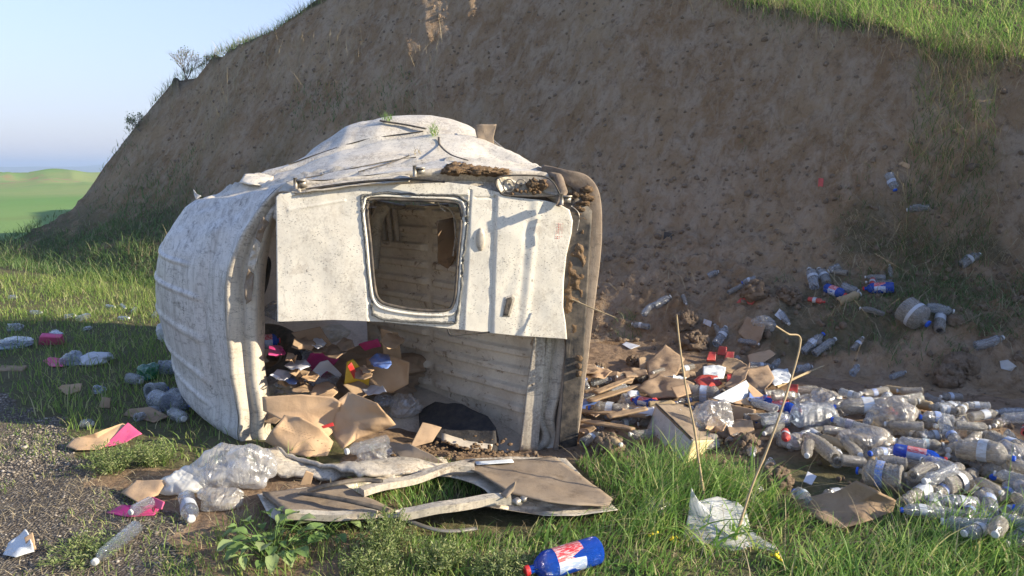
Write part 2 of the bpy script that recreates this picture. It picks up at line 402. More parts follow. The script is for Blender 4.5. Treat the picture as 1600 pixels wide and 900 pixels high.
M['clod'] = soil('loose clods', (.18, .128, .085), (.26, .19, .13), (.34, .255, .18), 4, .03)
M['trim'] = card_mat('muddy trim board', (.30, .235, .17), (.24, .18, .125), .6)
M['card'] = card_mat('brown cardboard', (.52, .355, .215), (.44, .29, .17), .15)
M['card_dk'] = card_mat('soiled and shaded cardboard', (.36, .255, .165), (.28, .19, .12), .5)  # darker tone doubles as shade on cards inside the van
M['white_card'] = card_mat('white card', (.72, .74, .74), (.6, .62, .62), .12)
M['pink'] = plain('pink card', (.72, .10, .24), .6, .3, relief=.003, dust=.15)
M['magenta'] = plain('magenta print', (.55, .035, .2), .5, .3, dust=.15)
M['red'] = plain('red print', (.62, .035, .03), .5, .3, dust=.15)
M['yellow'] = plain('yellow print', (.75, .48, .04), .45, .3)
M['wood'] = card_mat('splintered plank', (.40, .28, .17), (.27, .185, .11), .5)
M['crate'] = card_mat('grey weathered box side', (.58, .56, .55), (.44, .42, .40), .4)
M['cream'] = card_mat('cream foam', (.72, .60, .33), (.6, .48, .25), .3)
M['bottle'] = film('dusty clear bottle', (.86, .90, .96), (.58, .59, .60), (.16, .55), 3)
M['bottle_mud'] = film('muddy clear bottle', (.80, .80, .78), (.40, .34, .26), (.34, .60), 3)
M['bottle_clean'] = film('clear bottle', (.90, .93, .96), (.55, .56, .58), (.03, .2), 3, rough=.06)
M['blue_pet'] = film('blue bottle', (.02, .12, .7), (.0, .04, .42), (.55, .3), 10, body=(.01, .13, .80), rough=.08)
M['green_pet'] = film('green plastic', (.15, .6, .3), (.05, .25, .12), (.3, .3), 10, body=(.04, .26, .13))
M['bag'] = film('clear crumpled bag', (.95, .96, .98), (.66, .64, .62), (.10, .34), 9, rough=.18, white=.5)
M['bag_dirty'] = film('dirty crumpled bag', (.90, .90, .90), (.46, .40, .33), (.16, .62), 9, rough=.22, white=.4)
M['bag_white'] = film('milky plastic sheet', (.95, .96, .97), (.86, .86, .84), (.45, .3), 2.5, rough=.25, white=.6)
M['blue_film'] = film('blue shade plastic', (.75, .83, .95), (.42, .47, .55), (.15, .5), 9, rough=.2)
M['cap_blue'] = plain('blue cap', (.02, .11, .62), .35, .1); M['cap_white'] = plain('white cap', (.72, .72, .70), .4, .2, dust=.3); M['cap_red'] = plain('red cap', (.55, .03, .03), .35, .1)
M['lab_blue'] = plain('blue label', (.12, .24, .62), .35, .6, scale=60, dust=.35); M['lab_white'] = plain('white label', (.60, .64, .70), .35, .35, scale=70, dust=.3)
M['lab_red'] = plain('red label', (.55, .06, .05), .35, .5, scale=60, dust=.2)
M['print'] = plain('print ink', (.22, .13, .08), .7, .2)
M['cloth'] = plain('white crumpled paper', (.62, .63, .67), .7, .25, dust=.15)
M['straw'] = blade_mat('straw', [(0, (.26, .20, .12)), (.5, (.40, .32, .19)), (1, (.52, .43, .27))], .15, .7)
M['grass'] = blade_mat('lush grass', [(0, (.11, .22, .04)), (.45, (.20, .36, .075)), (.8, (.34, .48, .13)), (.93, (.50, .50, .18)), (1, (.6, .52, .3))], .5)
M['grass_short'] = blade_mat('short grass', [(0, (.13, .22, .05)), (.5, (.24, .35, .08)), (.85, (.40, .44, .13)), (1, (.55, .50, .28))], .5)
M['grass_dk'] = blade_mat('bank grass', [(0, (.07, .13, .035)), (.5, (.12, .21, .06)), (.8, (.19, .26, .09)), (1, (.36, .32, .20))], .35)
M['herb'] = blade_mat('feathery herb', [(0, (.16, .23, .07)), (.6, (.28, .33, .13)), (1, (.42, .42, .2))], .4)
M['leaf'] = blade_mat('broad leaf', [(0, (.13, .22, .06)), (.6, (.23, .34, .11)), (1, (.34, .40, .18))], .35)
M['twig'] = plain('grey twig', (.20, .165, .13), .9, .4)
M['reed'] = plain('dry reed', (.46, .34, .19), .75, .5, scale=30)
M['flower'] = plain('yellow petals', (.82, .62, .03), .6, .1)

# ground material: zones by attribute (gravel / grass litter / soil)
def ground_mat():
    a = N('ground cover'); co = a.coord()
    at = a.n('ShaderNodeAttribute', _attribute_name='zone').outputs['Color']
    sx = a.n('ShaderNodeSeparateColor', Color=at)
    gr, gv, so_ = sx.outputs[0], sx.outputs[1], sx.outputs[2]
    n2 = a.noise(co, 5, 8, .7); n3 = a.noise(co, 42, 5, .7)
    soilc = a.mix(a.ramp(n2, [(.35, 0.), (.7, 1.)]), (.19, .125, .078), (.31, .215, .138))
    soilc = a.mix(1., soilc, a.ramp(a.noise(co, 16, 5, .75), [(.32, .5), (.48, 1.)]), 'MULTIPLY')
    vo = a.n('ShaderNodeTexVoronoi', Vector=co, Scale=75.); cell = vo.outputs['Color']; dist = vo.outputs['Distance']
    cb = a.n('ShaderNodeSeparateColor', Color=cell).outputs[0]
    grav = a.ramp(cb, [(0, (.10, .085, .07)), (.45, (.165, .14, .112)), (.8, (.25, .215, .175)), (1, (.38, .34, .285))])
    grav = a.mix(a.ramp(dist, [(.35, 0.), (.62, .8)]), grav, (.07, .058, .046))
    grav = a.mix(a.ramp(n2, [(.48, 0.), (.7, .55)]), grav, (.15, .115, .082))
    grc = a.mix(a.ramp(n3, [(.35, 0.), (.65, 1.)]), (.065, .075, .03), (.13, .115, .06))
    c = a.mix(gv, soilc, grav); c = a.mix(a.math('MULTIPLY', gr, a.ramp(n2, [(.2, .55), (.6, 1.)])), c, grc)
    hg = a.math('ADD', a.math('MULTIPLY', n2, .7), a.math('ADD', a.math('MULTIPLY', n3, .35), a.math('MULTIPLY', a.math('MULTIPLY', dist, gv), -.45)))
    return a.done(a.pbr(c, .95, a.bump(hg, .03, 1.), .15))
def bank_mat():
    a = N('embankment soil'); co = a.coord()
    at = a.n('ShaderNodeAttribute', _attribute_name='zone').outputs['Color']; sx = a.n('ShaderNodeSeparateColor', Color=at); gr = sx.outputs[0]
    n1 = a.noise(co, .55, 8, .6); n2 = a.noise(co, 3.4, 10, .72); n3 = a.noise(co, 30, 6, .72)
    c = a.mix(a.ramp(n1, [(.42, 0.), (.58, 1.)]), (.34, .21, .11), (.45, .305, .175))
    c = a.mix(a.ramp(n2, [(.46, 0.), (.72, .7)]), c, (.46, .33, .215))
    mp = a.mapv(co, (1, 1, 1), (0, 0, R(-30)))
    sk = a.noise(a.mapv(mp, (3.8, 3.8, .8), (0, R(-36), 0)), 1., 8, .74, .4)
    sk2 = a.noise(a.mapv(mp, (13, 13, 2.6), (0, R(-36), 0)), 1., 6, .74, .5)
    c = a.mix(a.ramp(sk, [(.44, 0.), (.60, .8)]), c, (.50, .375, .26))
    c = a.mix(a.ramp(sk2, [(.36, .5), (.47, 0.)]), c, (.17, .105, .06))  # streak contrast is soil colour plus painted relief shade
    gr_ = a.n('ShaderNodeTexVoronoi', Vector=a.mapv(mp, (5, 5, 3.2), (0, R(-36), 0)), Scale=3.).outputs[0]
    c = a.mix(a.math('MULTIPLY', a.ramp(gr_, [(.05, .3), (.15, 0.)]), a.ramp(n1, [(.45, 0.), (.55, 1.)])), c, (.12, .08, .05))  # small pits coloured dark as crevice shade
    c = a.mix(1., c, a.ramp(a.noise(a.mapv(mp, (7, 7, 4), (0, R(-36), 0)), 1., 8, .8), [(.37, .75), (.47, 1.)]), 'MULTIPLY')
    gcol = a.mix(a.ramp(n3, [(.35, 0.), (.65, 1.)]), (.065, .078, .034), (.15, .135, .075))
    gg = a.math('MULTIPLY', gr, a.ramp(a.noise(co, 2.2, 6, .75), [(.30, 0.), (.5, 1.)]))
    c = a.mix(gg, c, gcol)
    hg = a.math('ADD', a.math('MULTIPLY', n2, 1.1), a.math('ADD', a.math('MULTIPLY', n3, .3), a.math('ADD', a.math('MULTIPLY', sk, .9), a.math('MULTIPLY', sk2, .5))))
    return a.done(a.pbr(c, .95, a.bump(hg, .10, 1.), .12))
def meadow_mat():
    a = N('meadow grass'); co = a.coord()
    n1 = a.noise(a.mapv(co, (1, .5, 1)), .06, 6, .6); n2 = a.noise(a.mapv(co, (1, .35, 1)), .5, 8, .7)
    c = a.mix(a.ramp(n1, [(.42, 0.), (.6, 1.)]), (.13, .25, .07), (.18, .28, .09))
    c = a.mix(a.ramp(n2, [(.5, 0.), (.75, .6)]), c, (.17, .19, .075))
    y = a.n('ShaderNodeSeparateXYZ', Vector=co).outputs[1]; z = a.n('ShaderNodeSeparateXYZ', Vector=co).outputs[2]
    dry = a.math('MULTIPLY', a.ramp(a.math('DIVIDE', y, 160.), [(.26, 0.), (.32, 1.)]), a.ramp(a.noise(a.mapv(co, (1, .4, 1)), .09, 7, .7), [(.38, 0.), (.58, 1.)]))
    c = a.mix(dry, c, (.24, .28, .11))
    c = a.mix(a.math('MULTIPLY', a.ramp(a.math('DIVIDE', y, 160.), [(.4, 0.), (.45, 1.)]), a.ramp(a.noise(a.mapv(co, (1, .5, 1)), .12, 7, .75), [(.54, 0.), (.60, 1.)])), c, (.30, .20, .12))
    return a.done(a.pbr(c, .95, None, .1))

# ------------------------------------------------------------------ ground, embankment, meadow, far hills
def polyin(px, py, poly):
    poly = np.array(poly, float); x, y = poly[:, 0], poly[:, 1]; j = len(poly) - 1; c = np.zeros(np.shape(px), bool)
    for i in range(len(poly)):
        c ^= ((y[i] > py) != (y[j] > py)) & (px < (x[j] - x[i]) * (py - y[i]) / (y[j] - y[i] + 1e-12) + x[i]); j = i
    return c
GP = [tuple(G(px, py)[:2]) for px, py in [(-400, 560), (-60, 598), (40, 612), (85, 650), (140, 700), (110, 760), (230, 800), (320, 850), (380, 960), (200, 1500), (-900, 1500)]]
def zones(x, y):
    s, t = st(x, y)
    gv = polyin(x + .12 * fbm2(x * 3, y * 3, 3, 91), y + .12 * fbm2(x * 3, y * 3, 3, 92), GP).astype(float)
    grassy = (x < -1.0) * (y > 4) * 1.
    lushp = sstep(-.9, -.2, x) * (1 - sstep(3.9, 4.35, y + .12 * fbm2(x * 2, y * 2, 3, 93)))
    g = np.clip(np.maximum(grassy, lushp), 0, 1) * (1 - gv)
    low = (1 - sstep(.6, 2.4, s + .7 * fbm2(x * .8, y * .8, 3, 94))) * sstep(5.0, 7.0, t)
    w, s2, t2, C = h0(x, y)
    topz = sstep(-.12, .05, w - C + .10 * fbm2(x * 2, y * 2, 3, 95)) * (s > .5)
    tal = sstep(.1, .5, fbm2(x * 1.1, y * 1.1, 4, 96) + .1 - .35 * np.abs(s - .9)) * (1 - sstep(1.6, 2.6, t)) * (s > -.1) * (1 - sstep(1.4, 2.2, s)) * .7
    gb = np.clip(np.maximum(np.maximum(low, topz), tal), 0, 1)
    g = np.where(s > -.3, gb, g)
    return g, gv
an = np.concatenate([np.linspace(-180, -52, 40)[:-1], np.linspace(-52, 52, 800), np.linspace(52, 180, 40)[1:]])
an = np.radians(an[:-1])
rr = np.concatenate([np.linspace(.25, 2.0, 10)[:-1], np.linspace(2.0, 16, 560), 16 + (np.linspace(0, 1, 70)[1:] ** 2.2) * 434])
A_, R_ = np.meshgrid(an, rr, indexing='ij'); X = R_ * np.sin(A_); Y = R_ * np.cos(A_)
Z = h(X, Y)
V = np.stack([X, Y, Z], -1).reshape(-1, 3)
Fq = gridF(len(an), len(rr), True, False)[:, ::-1]
Fc_ = V[Fq].mean(1); sF, tF = st(Fc_[:, 0], Fc_[:, 1]); rF = np.hypot(Fc_[:, 0], Fc_[:, 1])
def sub(name, mask, mat, label=None):
    f = Fq[mask]; u, inv = np.unique(f, return_inverse=True)
    me = mesh(name, V[u], inv.reshape(f.shape), mat)
    g, gv = zones(V[u, 0], V[u, 1])
    ca = me.color_attributes.new('zone', 'FLOAT_COLOR', 'POINT')
    ca.data.foreach_set('color', np.stack([g, gv, 0 * g, 1 + 0 * g], -1).ravel())
    o = link(name, me); o['kind'] = 'structure'
    return o
mB = (sF > -.25) & (rF < 60) & (tF < 18)
sub('ground', ~mB & (rF < 16.), ground_mat()); sub('embankment', mB, bank_mat()); sub('meadow', ~mB & (rF >= 16.), meadow_mat())
hill_mat = N('far hills'); hc = hill_mat.coord(); hn = hill_mat.noise(hc, .004, 8, .7)
hill_m = hill_mat.done(hill_mat.pbr(hill_mat.ramp(hn, [(.35, (.10, .15, .07)), (.6, (.20, .22, .12)), (.68, (.4, .4, .36))]), .95, None, .1))
aa = np.radians(np.linspace(-70, 70, 400)); r2 = np.array([445, 900, 1500, 2100, 2500, 2900])
A2, R2 = np.meshgrid(aa, r2, indexing='ij'); hh = -30 + (33 + 5 * (R2 > 2400) * (1 + .9 * fbm2(np.degrees(A2) * .22, R2 * 0, 4, 61))) * (R2 > 2000) * (R2 < 2800) + 0 * ( (R2 > 2400) * (1 + .16 * fbm2(np.degrees(A2) * .35, R2 * 0, 5, 61))) * (R2 > 2000) * (R2 < 2800)
V2 = np.stack([R2 * np.sin(A2), R2 * np.cos(A2), hh], -1).reshape(-1, 3)
tag(link('far_hills', mesh('far_hills', V2, gridF(len(aa), len(r2))[:, ::-1], hill_m)), kind='structure')

# ------------------------------------------------------------------ sheets and panels
def dens(P, n=8, closed=True):
    P = np.asarray(P, float); out = []
    m = len(P)
    for i in range(m if closed else m - 1):
        a, b = P[i], P[(i + 1) % m]
        for k in range(n): out.append(a + (b - a) * k / n)
    return np.array(out)
def radhit(poly, c, ang):
    """distance from c to the outline in each direction"""
    poly = np.asarray(poly, float); a = poly - c; b = np.roll(poly, -1, 0) - c
    d = np.stack([np.cos(ang), np.sin(ang)], -1)[:, None]; e = (b - a)[None]
    den = d[..., 0] * e[..., 1] - d[..., 1] * e[..., 0]; den = np.where(abs(den) < 1e-9, 1e-9, den)
    t = (a[None, :, 0] * e[..., 1] - a[None, :, 1] * e[..., 0]) / den
    u = (a[None, :, 0] * d[..., 1] - a[None, :, 1] * d[..., 0]) / den
    t = np.where((u >= -1e-6) & (u <= 1 + 1e-6) & (t > 0), t, -1); return t.max(1)
def panel2(outer, hole, c, place, hgt=None, K=30, nA=260, thick=.03, thickdir=None):
    """sheet between a hole and an outline, both drawn in picture pixels, laid on the surface place(px, py, height)"""
    c = np.array(c, float); outer = np.asarray(outer, float)
    ang = np.linspace(-np.pi, np.pi, nA, endpoint=False)
    ang = np.sort(np.concatenate([ang, np.arctan2(outer[:, 1] - c[1], outer[:, 0] - c[0])]))
    ro = radhit(outer, c, ang); ri = radhit(hole, c, ang) if hole is not None else ro * .01
    f = np.linspace(0, 1, K)
    r = ri[:, None] + (ro - ri)[:, None] * f[None]
    PX = c[0] + r * np.cos(ang)[:, None]; PY = c[1] + r * np.sin(ang)[:, None]
    Hh = hgt(PX, PY) if hgt is not None else np.zeros_like(PX)
    P = place(PX, PY, Hh); n, m = PX.shape
    V = P.reshape(-1, 3)
    back = place(PX[:, [0, -1]], PY[:, [0, -1]], Hh[:, [0, -1]] - thick).reshape(-1, 3)
    Fc = [tuple(f) for f in gridF(n, m, True)]; o = n * m
    for i in range(n):
        j = (i + 1) % n
        Fc.append((i * m, o + i * 2, o + j * 2, j * m)); Fc.append((i * m + m - 1, j * m + m - 1, o + j * 2 + 1, o + i * 2 + 1)); Fc.append((o + i * 2, o + i * 2 + 1, o + j * 2 + 1, o + j * 2))
    return np.concatenate([V, back]), Fc
def vW(px, py, Y):
    a = (px - 800) / F; b = -(py - 450) / F; dy = cp + b * sp; dz = -sp + b * cp; t = Y / dy
    return np.stack([a * t, Y + 0 * t, H + dz * t], -1)
def vG(px, py, z):
    a = (px - 800) / F; b = -(py - 450) / F; dy = cp + b * sp; dz = -sp + b * cp; t = (z - H) / dz
    return np.stack([a * t, dy * t, z + 0 * t], -1)
def sheet(P, amp=.012, thick=.004, sc_=7., K=9, seed=0, sub_=6):
    """crumpled sheet filling a 3-D outline"""
    P = np.asarray(P, float); c = P.mean(0); Q = dens(P, sub_)
    nn = np.zeros(3)
    for i in range(len(P)): nn += np.cross(P[i] - c, P[(i + 1) % len(P)] - c)
    nn /= np.linalg.norm(nn) + 1e-9
    if nn[2] < 0: nn = -nn
    f = np.linspace(0, 1, K)[None, :, None]; dq = (Q - c); on = (dq @ nn)[:, None] * nn; V = c + (dq - on)[:, None] * f + on[:, None] * f ** 2.6
    w = (np.abs(vn(V[..., 0] * sc_, V[..., 1] * sc_, V[..., 2] * sc_, seed)) - .3) * 1.2 + .4 * vn(V[..., 0] * sc_ * 3, V[..., 1] * sc_ * 3, V[..., 2] * sc_ * 3, seed + 1)
    V = V + (w * amp)[..., None] * nn
    n, m = V.shape[:2]; V = V.reshape(-1, 3); top = [tuple(x) for x in gridF(n, m, True)]
    B = V - nn * thick; o = len(V)
    Fc = top + [tuple(a + o for a in x[::-1]) for x in top]
    for i in range(n):
        j = (i + 1) % n; Fc.append((i * m + m - 1, j * m + m - 1, o + j * m + m - 1, o + i * m + m - 1))
    return np.concatenate([V, B]), Fc

# ------------------------------------------------------------------ the overturned van
van = thing('overturned_van', 'wrecked white van lying on its side with its rear end open and torn', 'van', (-.5, 5.0, 0))
def Yf(px): return 4.42 + .13 * (px - 400) / 500
R0p = [(396, 706), (370, 640), (352, 500), (362, 400), (434, 293), (520, 280), (657, 266), (770, 266), (886, 284), (900, 400), (884, 560), (868, 655), (858, 712), (600, 745)]
R0i = [(432, 700), (411, 640), (402, 520), (406, 410), (440, 322), (520, 312), (657, 302), (770, 302), (868, 316), (872, 400), (850, 540), (836, 640), (826, 702), (600, 730)]
R0 = np.array([W(x, y, Yf(x)) for x, y in R0p]); R0I = np.array([W(x, y, Yf(x)) for x, y in R0i])
def ring(lst): return np.array([W(*a) if len(a) == 3 else np.array(a[1:]) for a in lst])
R1 = ring([(318, 640, 4.95), (268, 555, 5.0), (246, 452, 5.0), (255, 375, 5.0), (306, 308, 5.0), (400, 297, 4.98), (540, 254, 4.95), (745, 240, 5.0), (866, 276, 5.0), (866, 400, 5.0), (850, 520, 5.0), (838, 600, 5.0), (825, 640, 5.0), (600, 655, 4.95)])
R2 = ring([(330, 560, 5.7), (300, 500, 5.7), (292, 420, 5.7), (330, 320, 5.65), (432, 280, 5.6), (492, 228, 5.6), (600, 188, 5.65), (735, 196, 5.65), (782, 258, 5.7), (800, 350, 5.7), (796, 450, 5.7), (790, 530, 5.7), (780, 580, 5.7), (560, 585, 5.7)])
R3 = ring([(420, 520, 6.5), (400, 450, 6.5), (400, 380, 6.5), (430, 300, 6.5), (515, 250, 6.5), (565, 214, 6.5), (640, 200, 6.5), (730, 206, 6.5), (760, 250, 6.5), (770, 300, 6.5), (768, 400, 6.5), (764, 480, 6.5), (760, 520, 6.5), (560, 520, 6.5)])
R4 = ring([(470, 500, 7.0), (460, 440, 7.0), (460, 390, 7.0), (480, 330, 7.0), (540, 270, 7.0), (590, 240, 7.0), (650, 225, 7.0), (720, 228, 7.0), (745, 260, 7.0), (750, 310, 7.0), (748, 400, 7.0), (744, 450, 7.0), (740, 490, 7.0), (560, 495, 7.0)])
Rm = R0 * .62 + R1 * .38; Rm[1:4] = R0[1:4] * .66 + R1[1:4] * .34
RINGS = np.stack([R0, R1, R2, R3, R4])
SN = 40; UN = 22
S = cr(np.swapaxes(RINGS, 0, 1), SN, True)             # around (14*SN) x 5 x 3
S = np.swapaxes(cr(np.swapaxes(S, 0, 1), UN), 0, 1)    # around x along x 3
nS, nU = S.shape[:2]
def surf_normals(S):
    a = np.roll(S, -1, 0) - np.roll(S, 1, 0); b = np.gradient(S, axis=1); n = np.cross(a, b)
    return n / (np.linalg.norm(n, axis=2, keepdims=True) + 1e-9)
NS = surf_normals(S); cen = S.mean(0, keepdims=True)
sg = np.sign(np.mean(np.sum(NS * (S - cen), -1))); NS = NS * sg
q = (np.arange(nS) / SN)[:, None] + 0 * S[..., 0]; u = (np.arange(nU) / UN)[None] + 0 * S[..., 0]
D = .004 * vn(S[..., 0] * 5, S[..., 1] * 5, S[..., 2] * 5, 101) + .008 * vn(S[..., 0] * 1.7, S[..., 1] * 1.7, S[..., 2] * 1.7, 102)
roofm = sstep(.2, .8, q) * (1 - sstep(3.4, 4.0, q)); topm = sstep(3.6, 4.3, q) * (1 - sstep(7.6, 8., q))
crm = np.maximum(sstep(2.6, 3.6, q) * (1 - sstep(7, 7.8, q)) * .8, topm * sstep(.2, .8, u))
D = D + crm * (.045 * facet2(q * 1.3 + .4 * u, u * 2.3 - .3 * q, 111) + .016 * facet2(q * 3.1 - u, u * 4.7 + q, 112) - .012) * sstep(.08, .35, u)
D = D + roofm * .010 * facet2(q * 2.2, u * 2.6, 113) * sstep(.3, .6, u)
for k, u0 in ((.75, .45), (1.15, .40), (1.65, .36), (2.2, .36), (2.75, .5)):
    D = D + roofm * .011 * np.clip(1.4 - np.abs(q - k - .05 * (u - 1)) / .045, 0, 1) * sstep(u0, u0 + .05, u) * (1 - sstep(2.6, 3, u))
fold = u - .33 - .04 * np.sin(q * 1.4)
D = D - roofm * .020 * np.clip(1 - np.abs(fold) / .05, 0, 1) - roofm * .012 * sstep(-.05, .0, -fold)
for c_, w_, a_ in ((.40 + .17 * (q - 5.2), .035, -.035), (1.15 - .33 * (q - 5), .05, .035), (.80 - .18 * (q - 6), .04, -.03), (1.45 + .12 * (q - 5), .05, -.03), (.62 + .30 * (q - 6.4), .04, .022)):
    D = D + topm * a_ * np.clip(1 - np.abs(u - c_) / w_, 0, 1)
D = D * sstep(.0, .12, u)
OUT = S + NS * D[..., None]; INN = OUT - NS * .055
def slice_part(name, Sx, i0, i1, u0, u1, mat, label=None, flip=False):
    idx = np.arange(i0, i1 + 1) % nS; P = Sx[idx][:, u0:u1]; n, m = P.shape[:2]
    f = gridF(n, m)
    if name.startswith('side') and i0 == 4 * SN:      # hidden opening cut as a cab window to let sky light inside
        fi = f[:, 0] // m; fj = f[:, 0] % m + u0; f = f[~((fi > .7 * SN) & (fi < 3.2 * SN) & (fj > 2.15 * UN) & (fj < 3.6 * UN))]
    return part(name, P.reshape(-1, 3), f[:, ::-1] if flip else f, mat, van, True, label)
slice_part('roof_panel', OUT, 0, 4 * SN, 0, nU, M['roof'], 'scraped ribbed roof turned sideways and bulged')
slice_part('side_panel', OUT, 4 * SN, 8 * SN, 0, nU, M['body'], 'crumpled upper side panel')
slice_part('underbody', OUT, 8 * SN, 12 * SN, 0, nU, M['bumper'])
slice_part('side_panel', OUT, 12 * SN, 14 * SN, 0, nU, M['body'], 'lower side panel on the ground')
f4 = OUT[:, -1]; slice_c = f4.mean(0); f5 = slice_c + (f4 - slice_c) * .74
part('windscreen_frame', np.stack([f4, f5], 1).reshape(-1, 3), gridF(nS, 2, True), M['inner'], van, label='torn frame of the missing windscreen')
slice_part('roof_lining', INN, 0, 4 * SN, 2, nU, M['inner'], None, True)
slice_part('side_lining', INN, 4 * SN, 8 * SN, 2, nU, M['inner'], None, True)
slice_part('side_lining', INN, 12 * SN, 14 * SN, 2, nU, M['inner'], None, True)
# rear door frame: lips and grooves between the shell and the opening
c0 = cr(R0, 20, True); c1 = cr(R0I, 20, True)
prof = [(0, 0), (.03, -.012), (.10, -.018), (.22, -.018), (.26, -.006), (.44, -.004), (.47, .014), (.58, .014), (.61, -.004), (.84, -.010), (.95, -.008), (1., .006), (1.02, .05), (1.0, .13)]
jn = []
for i, (a, d) in enumerate(prof):
    P = c0 + (c1 - c0) * a; P = P + np.array([0, 1, 0]) * d
    P = P + .008 * np.stack([vn(P[:, 0] * 7, P[:, 2] * 7, i * .2, 7), vn(P[:, 0] * 7, P[:, 2] * 7, i * .2, 8), vn(P[:, 0] * 7, P[:, 2] * 7, i * .2, 9)], -1)
    jn.append(P)
JN = np.stack(jn, 1)
part('rear_door_frame', JN.reshape(-1, 3), gridF(JN.shape[0], JN.shape[1], True), M['jamb'], van, smooth=False)
# torn edge pieces along the left post
for i_, L_ in enumerate([[(412, 338), (404, 352), (400, 372), (407, 380), (413, 362), (420, 348)], [(400, 376), (392, 392), (386, 416), (396, 424), (403, 402), (408, 388)], [(388, 420), (381, 445), (384, 476), (392, 470), (396, 446), (396, 428)]]):
    V_, F_ = sheet([W(x, y, 4.38 - .02 * (j in (0, 3)) - .015 * (j == 2)) for j, (x, y) in enumerate(L_)], .022, .005, 16, 8, 40 + i_)
    part('torn_edge', V_, F_, M['trim'] if i_ != 1 else M['jamb'], van, label='torn rusty metal lip on the left post')
_px, _py, _pf = proj(OUT)
def onvan(px, py, out=.01):
    d_ = np.hypot(_px - px, _py - py); c_ = np.argwhere(d_ < max(8, d_.min() + 2)); k_ = c_[np.argmin(_pf[tuple(c_.T)])]
    return OUT[tuple(k_)] + NS[tuple(k_)] * out, NS[tuple(k_)]
# load floor, ribbed lengthwise: a wall now that the van lies on its side
fa = W(838, 600, 4.60)[:2]; fdir = np.array([-.75, .66]); fdir /= np.linalg.norm(fdir); FL = 1.75; FHt = 1.42
fn = np.array([-fdir[1], fdir[0]]) * 1.0  # points left/front
if fn[1] > 0: fn = -fn
lu = np.linspace(0, FL, 90); lz = np.linspace(-.16, FHt, 260)
LU, LZ = np.meshgrid(lu, lz, indexing='ij')
rib = np.zeros_like(LZ)
for k in range(11):
    zc = .12 + k * .125
    brk = sstep(.03, .06, np.abs(LU - 1.0))
    rib += .034 * (sstep(zc - .030, zc - .018, LZ) - sstep(zc + .018, zc + .030, LZ)) * brk * sstep(.05, .1, LU) * (1 - sstep(FL - .08, FL - .03, LU))
rib += .003 * fbm2(LU * 4, LZ * 4, 4, 55) + .02 * vn2(LU * 1.6, LZ * 1.6, 56)
PF = np.stack([fa[0] + fdir[0] * LU + fn[0] * rib, fa[1] + fdir[1] * LU + fn[1] * rib, LZ + .01], -1)
part('load_floor', PF.reshape(-1, 3), gridF(len(lu), len(lz)), M['floor'], van, label='muddy ribbed load floor standing upright')
lw = fa + fdir * FL
# stepped ribbed piece and white pillar at the far top of the load floor, seen through the door window
mb = MB()
for k in range(6):
    a = fa + fdir * (FL - .06 - k * .075); mb.tube([[a[0] + fn[0] * .03, a[1] + fn[1] * .03, 1.16], [a[0] + fn[0] * .05, a[1] + fn[1] * .05, 1.40]], .022, 6)
part('floor_step', *mb.data(), M['inner'], van)
part('window_pillar', *tube([W(600, 322, 5.3), W(588, 345, 5.25), W(583, 420, 5.2)], [.05, .05, .04], 6), M['jamb'], van)
part('roof_bow', *tube([W(585, 316, 5.2), W(640, 326, 5.5), W(700, 322, 5.6)], .022, 6), M['jamb'], van)
# side window hole seen left of the upper door (dark rounded window)
oc = cr([W(x, y, 5.0) for x, y in [(404, 400), (416, 398), (424, 410), (420, 440), (412, 462), (402, 462)]], 5, True)
part('side_window', *sheet(oc, .0, .01, K=4, sub_=1), M['dark'], van)
# wheel arch with black mat low on the load floor
aP = [W(655, 643, 4.98), W(680, 628, 4.93), W(722, 632, 4.82), W(762, 650, 4.66), W(775, 668, 4.56), W(771, 698, 4.44), W(735, 698, 4.42), W(692, 688, 4.46), W(655, 668, 4.66)]
V_, F_ = sheet(aP, .012, .10, 6, 12, 66, 8)
part('wheel_arch', V_, F_, M['felt'], van, label='black felt covered wheel arch')
V_, F_ = sheet([W(690, 676, 4.48), W(735, 690, 4.43), W(770, 694, 4.42), W(768, 702, 4.40), W(730, 700, 4.39), W(690, 688, 4.42)], .006, .02, 9, 6, 67, 6)
part('arch_edge', V_, F_, M['inner'], van)
# bumper
bpth = [(846, 264, 4.62), (882, 276, 4.56), (910, 289, 4.55), (920, 318, 4.53), (918, 400, 4.53), (904, 520, 4.53), (890, 640, 4.53), (878, 724, 4.53)]
bw = [.03, .042, .062, .072, .074, .074, .072, .072]
P = cr([W(*p) for p in bpth], 10); rw = np.interp(np.linspace(0, len(bw) - 1, len(P)), range(len(bw)), bw)
Tn = np.gradient(P, axis=0); Tn /= np.linalg.norm(Tn, axis=1, keepdims=True); Yv = np.array([0, 1., 0]); Av = np.cross(Tn, Yv)
cs = [(-1, .9), (-1, -.62), (-.97, -.68), (-.90, -.72), (-.2, -.70), (.4, -.72), (.88, -.72), (.96, -.68), (1, -.6), (1, .9)]
BV = np.stack([P + Av * (a * rw)[:, None] + Yv * b * .085 for a, b in cs], 1)
BV = BV + .004 * vn(BV[..., 0] * 8, BV[..., 1] * 8, BV[..., 2] * 8, 44)[..., None]
bf = [tuple(x) for x in gridF(len(P), len(cs))] + [tuple(range(len(cs)))]
bump_ = part('rear_bumper', BV.reshape(-1, 3), bf, M['bumper'], van, label='brown dusty plastic bumper standing upright')
part('bumper_strip', *tube([W(800, 262, 4.75), W(838, 264, 4.66), (W(872, 276, 4.5)), W(880, 300, 4.44), W(872, 322, 4.42)], [.012, .03, .034, .03, .02], 8, .6), M['bumper'], van)
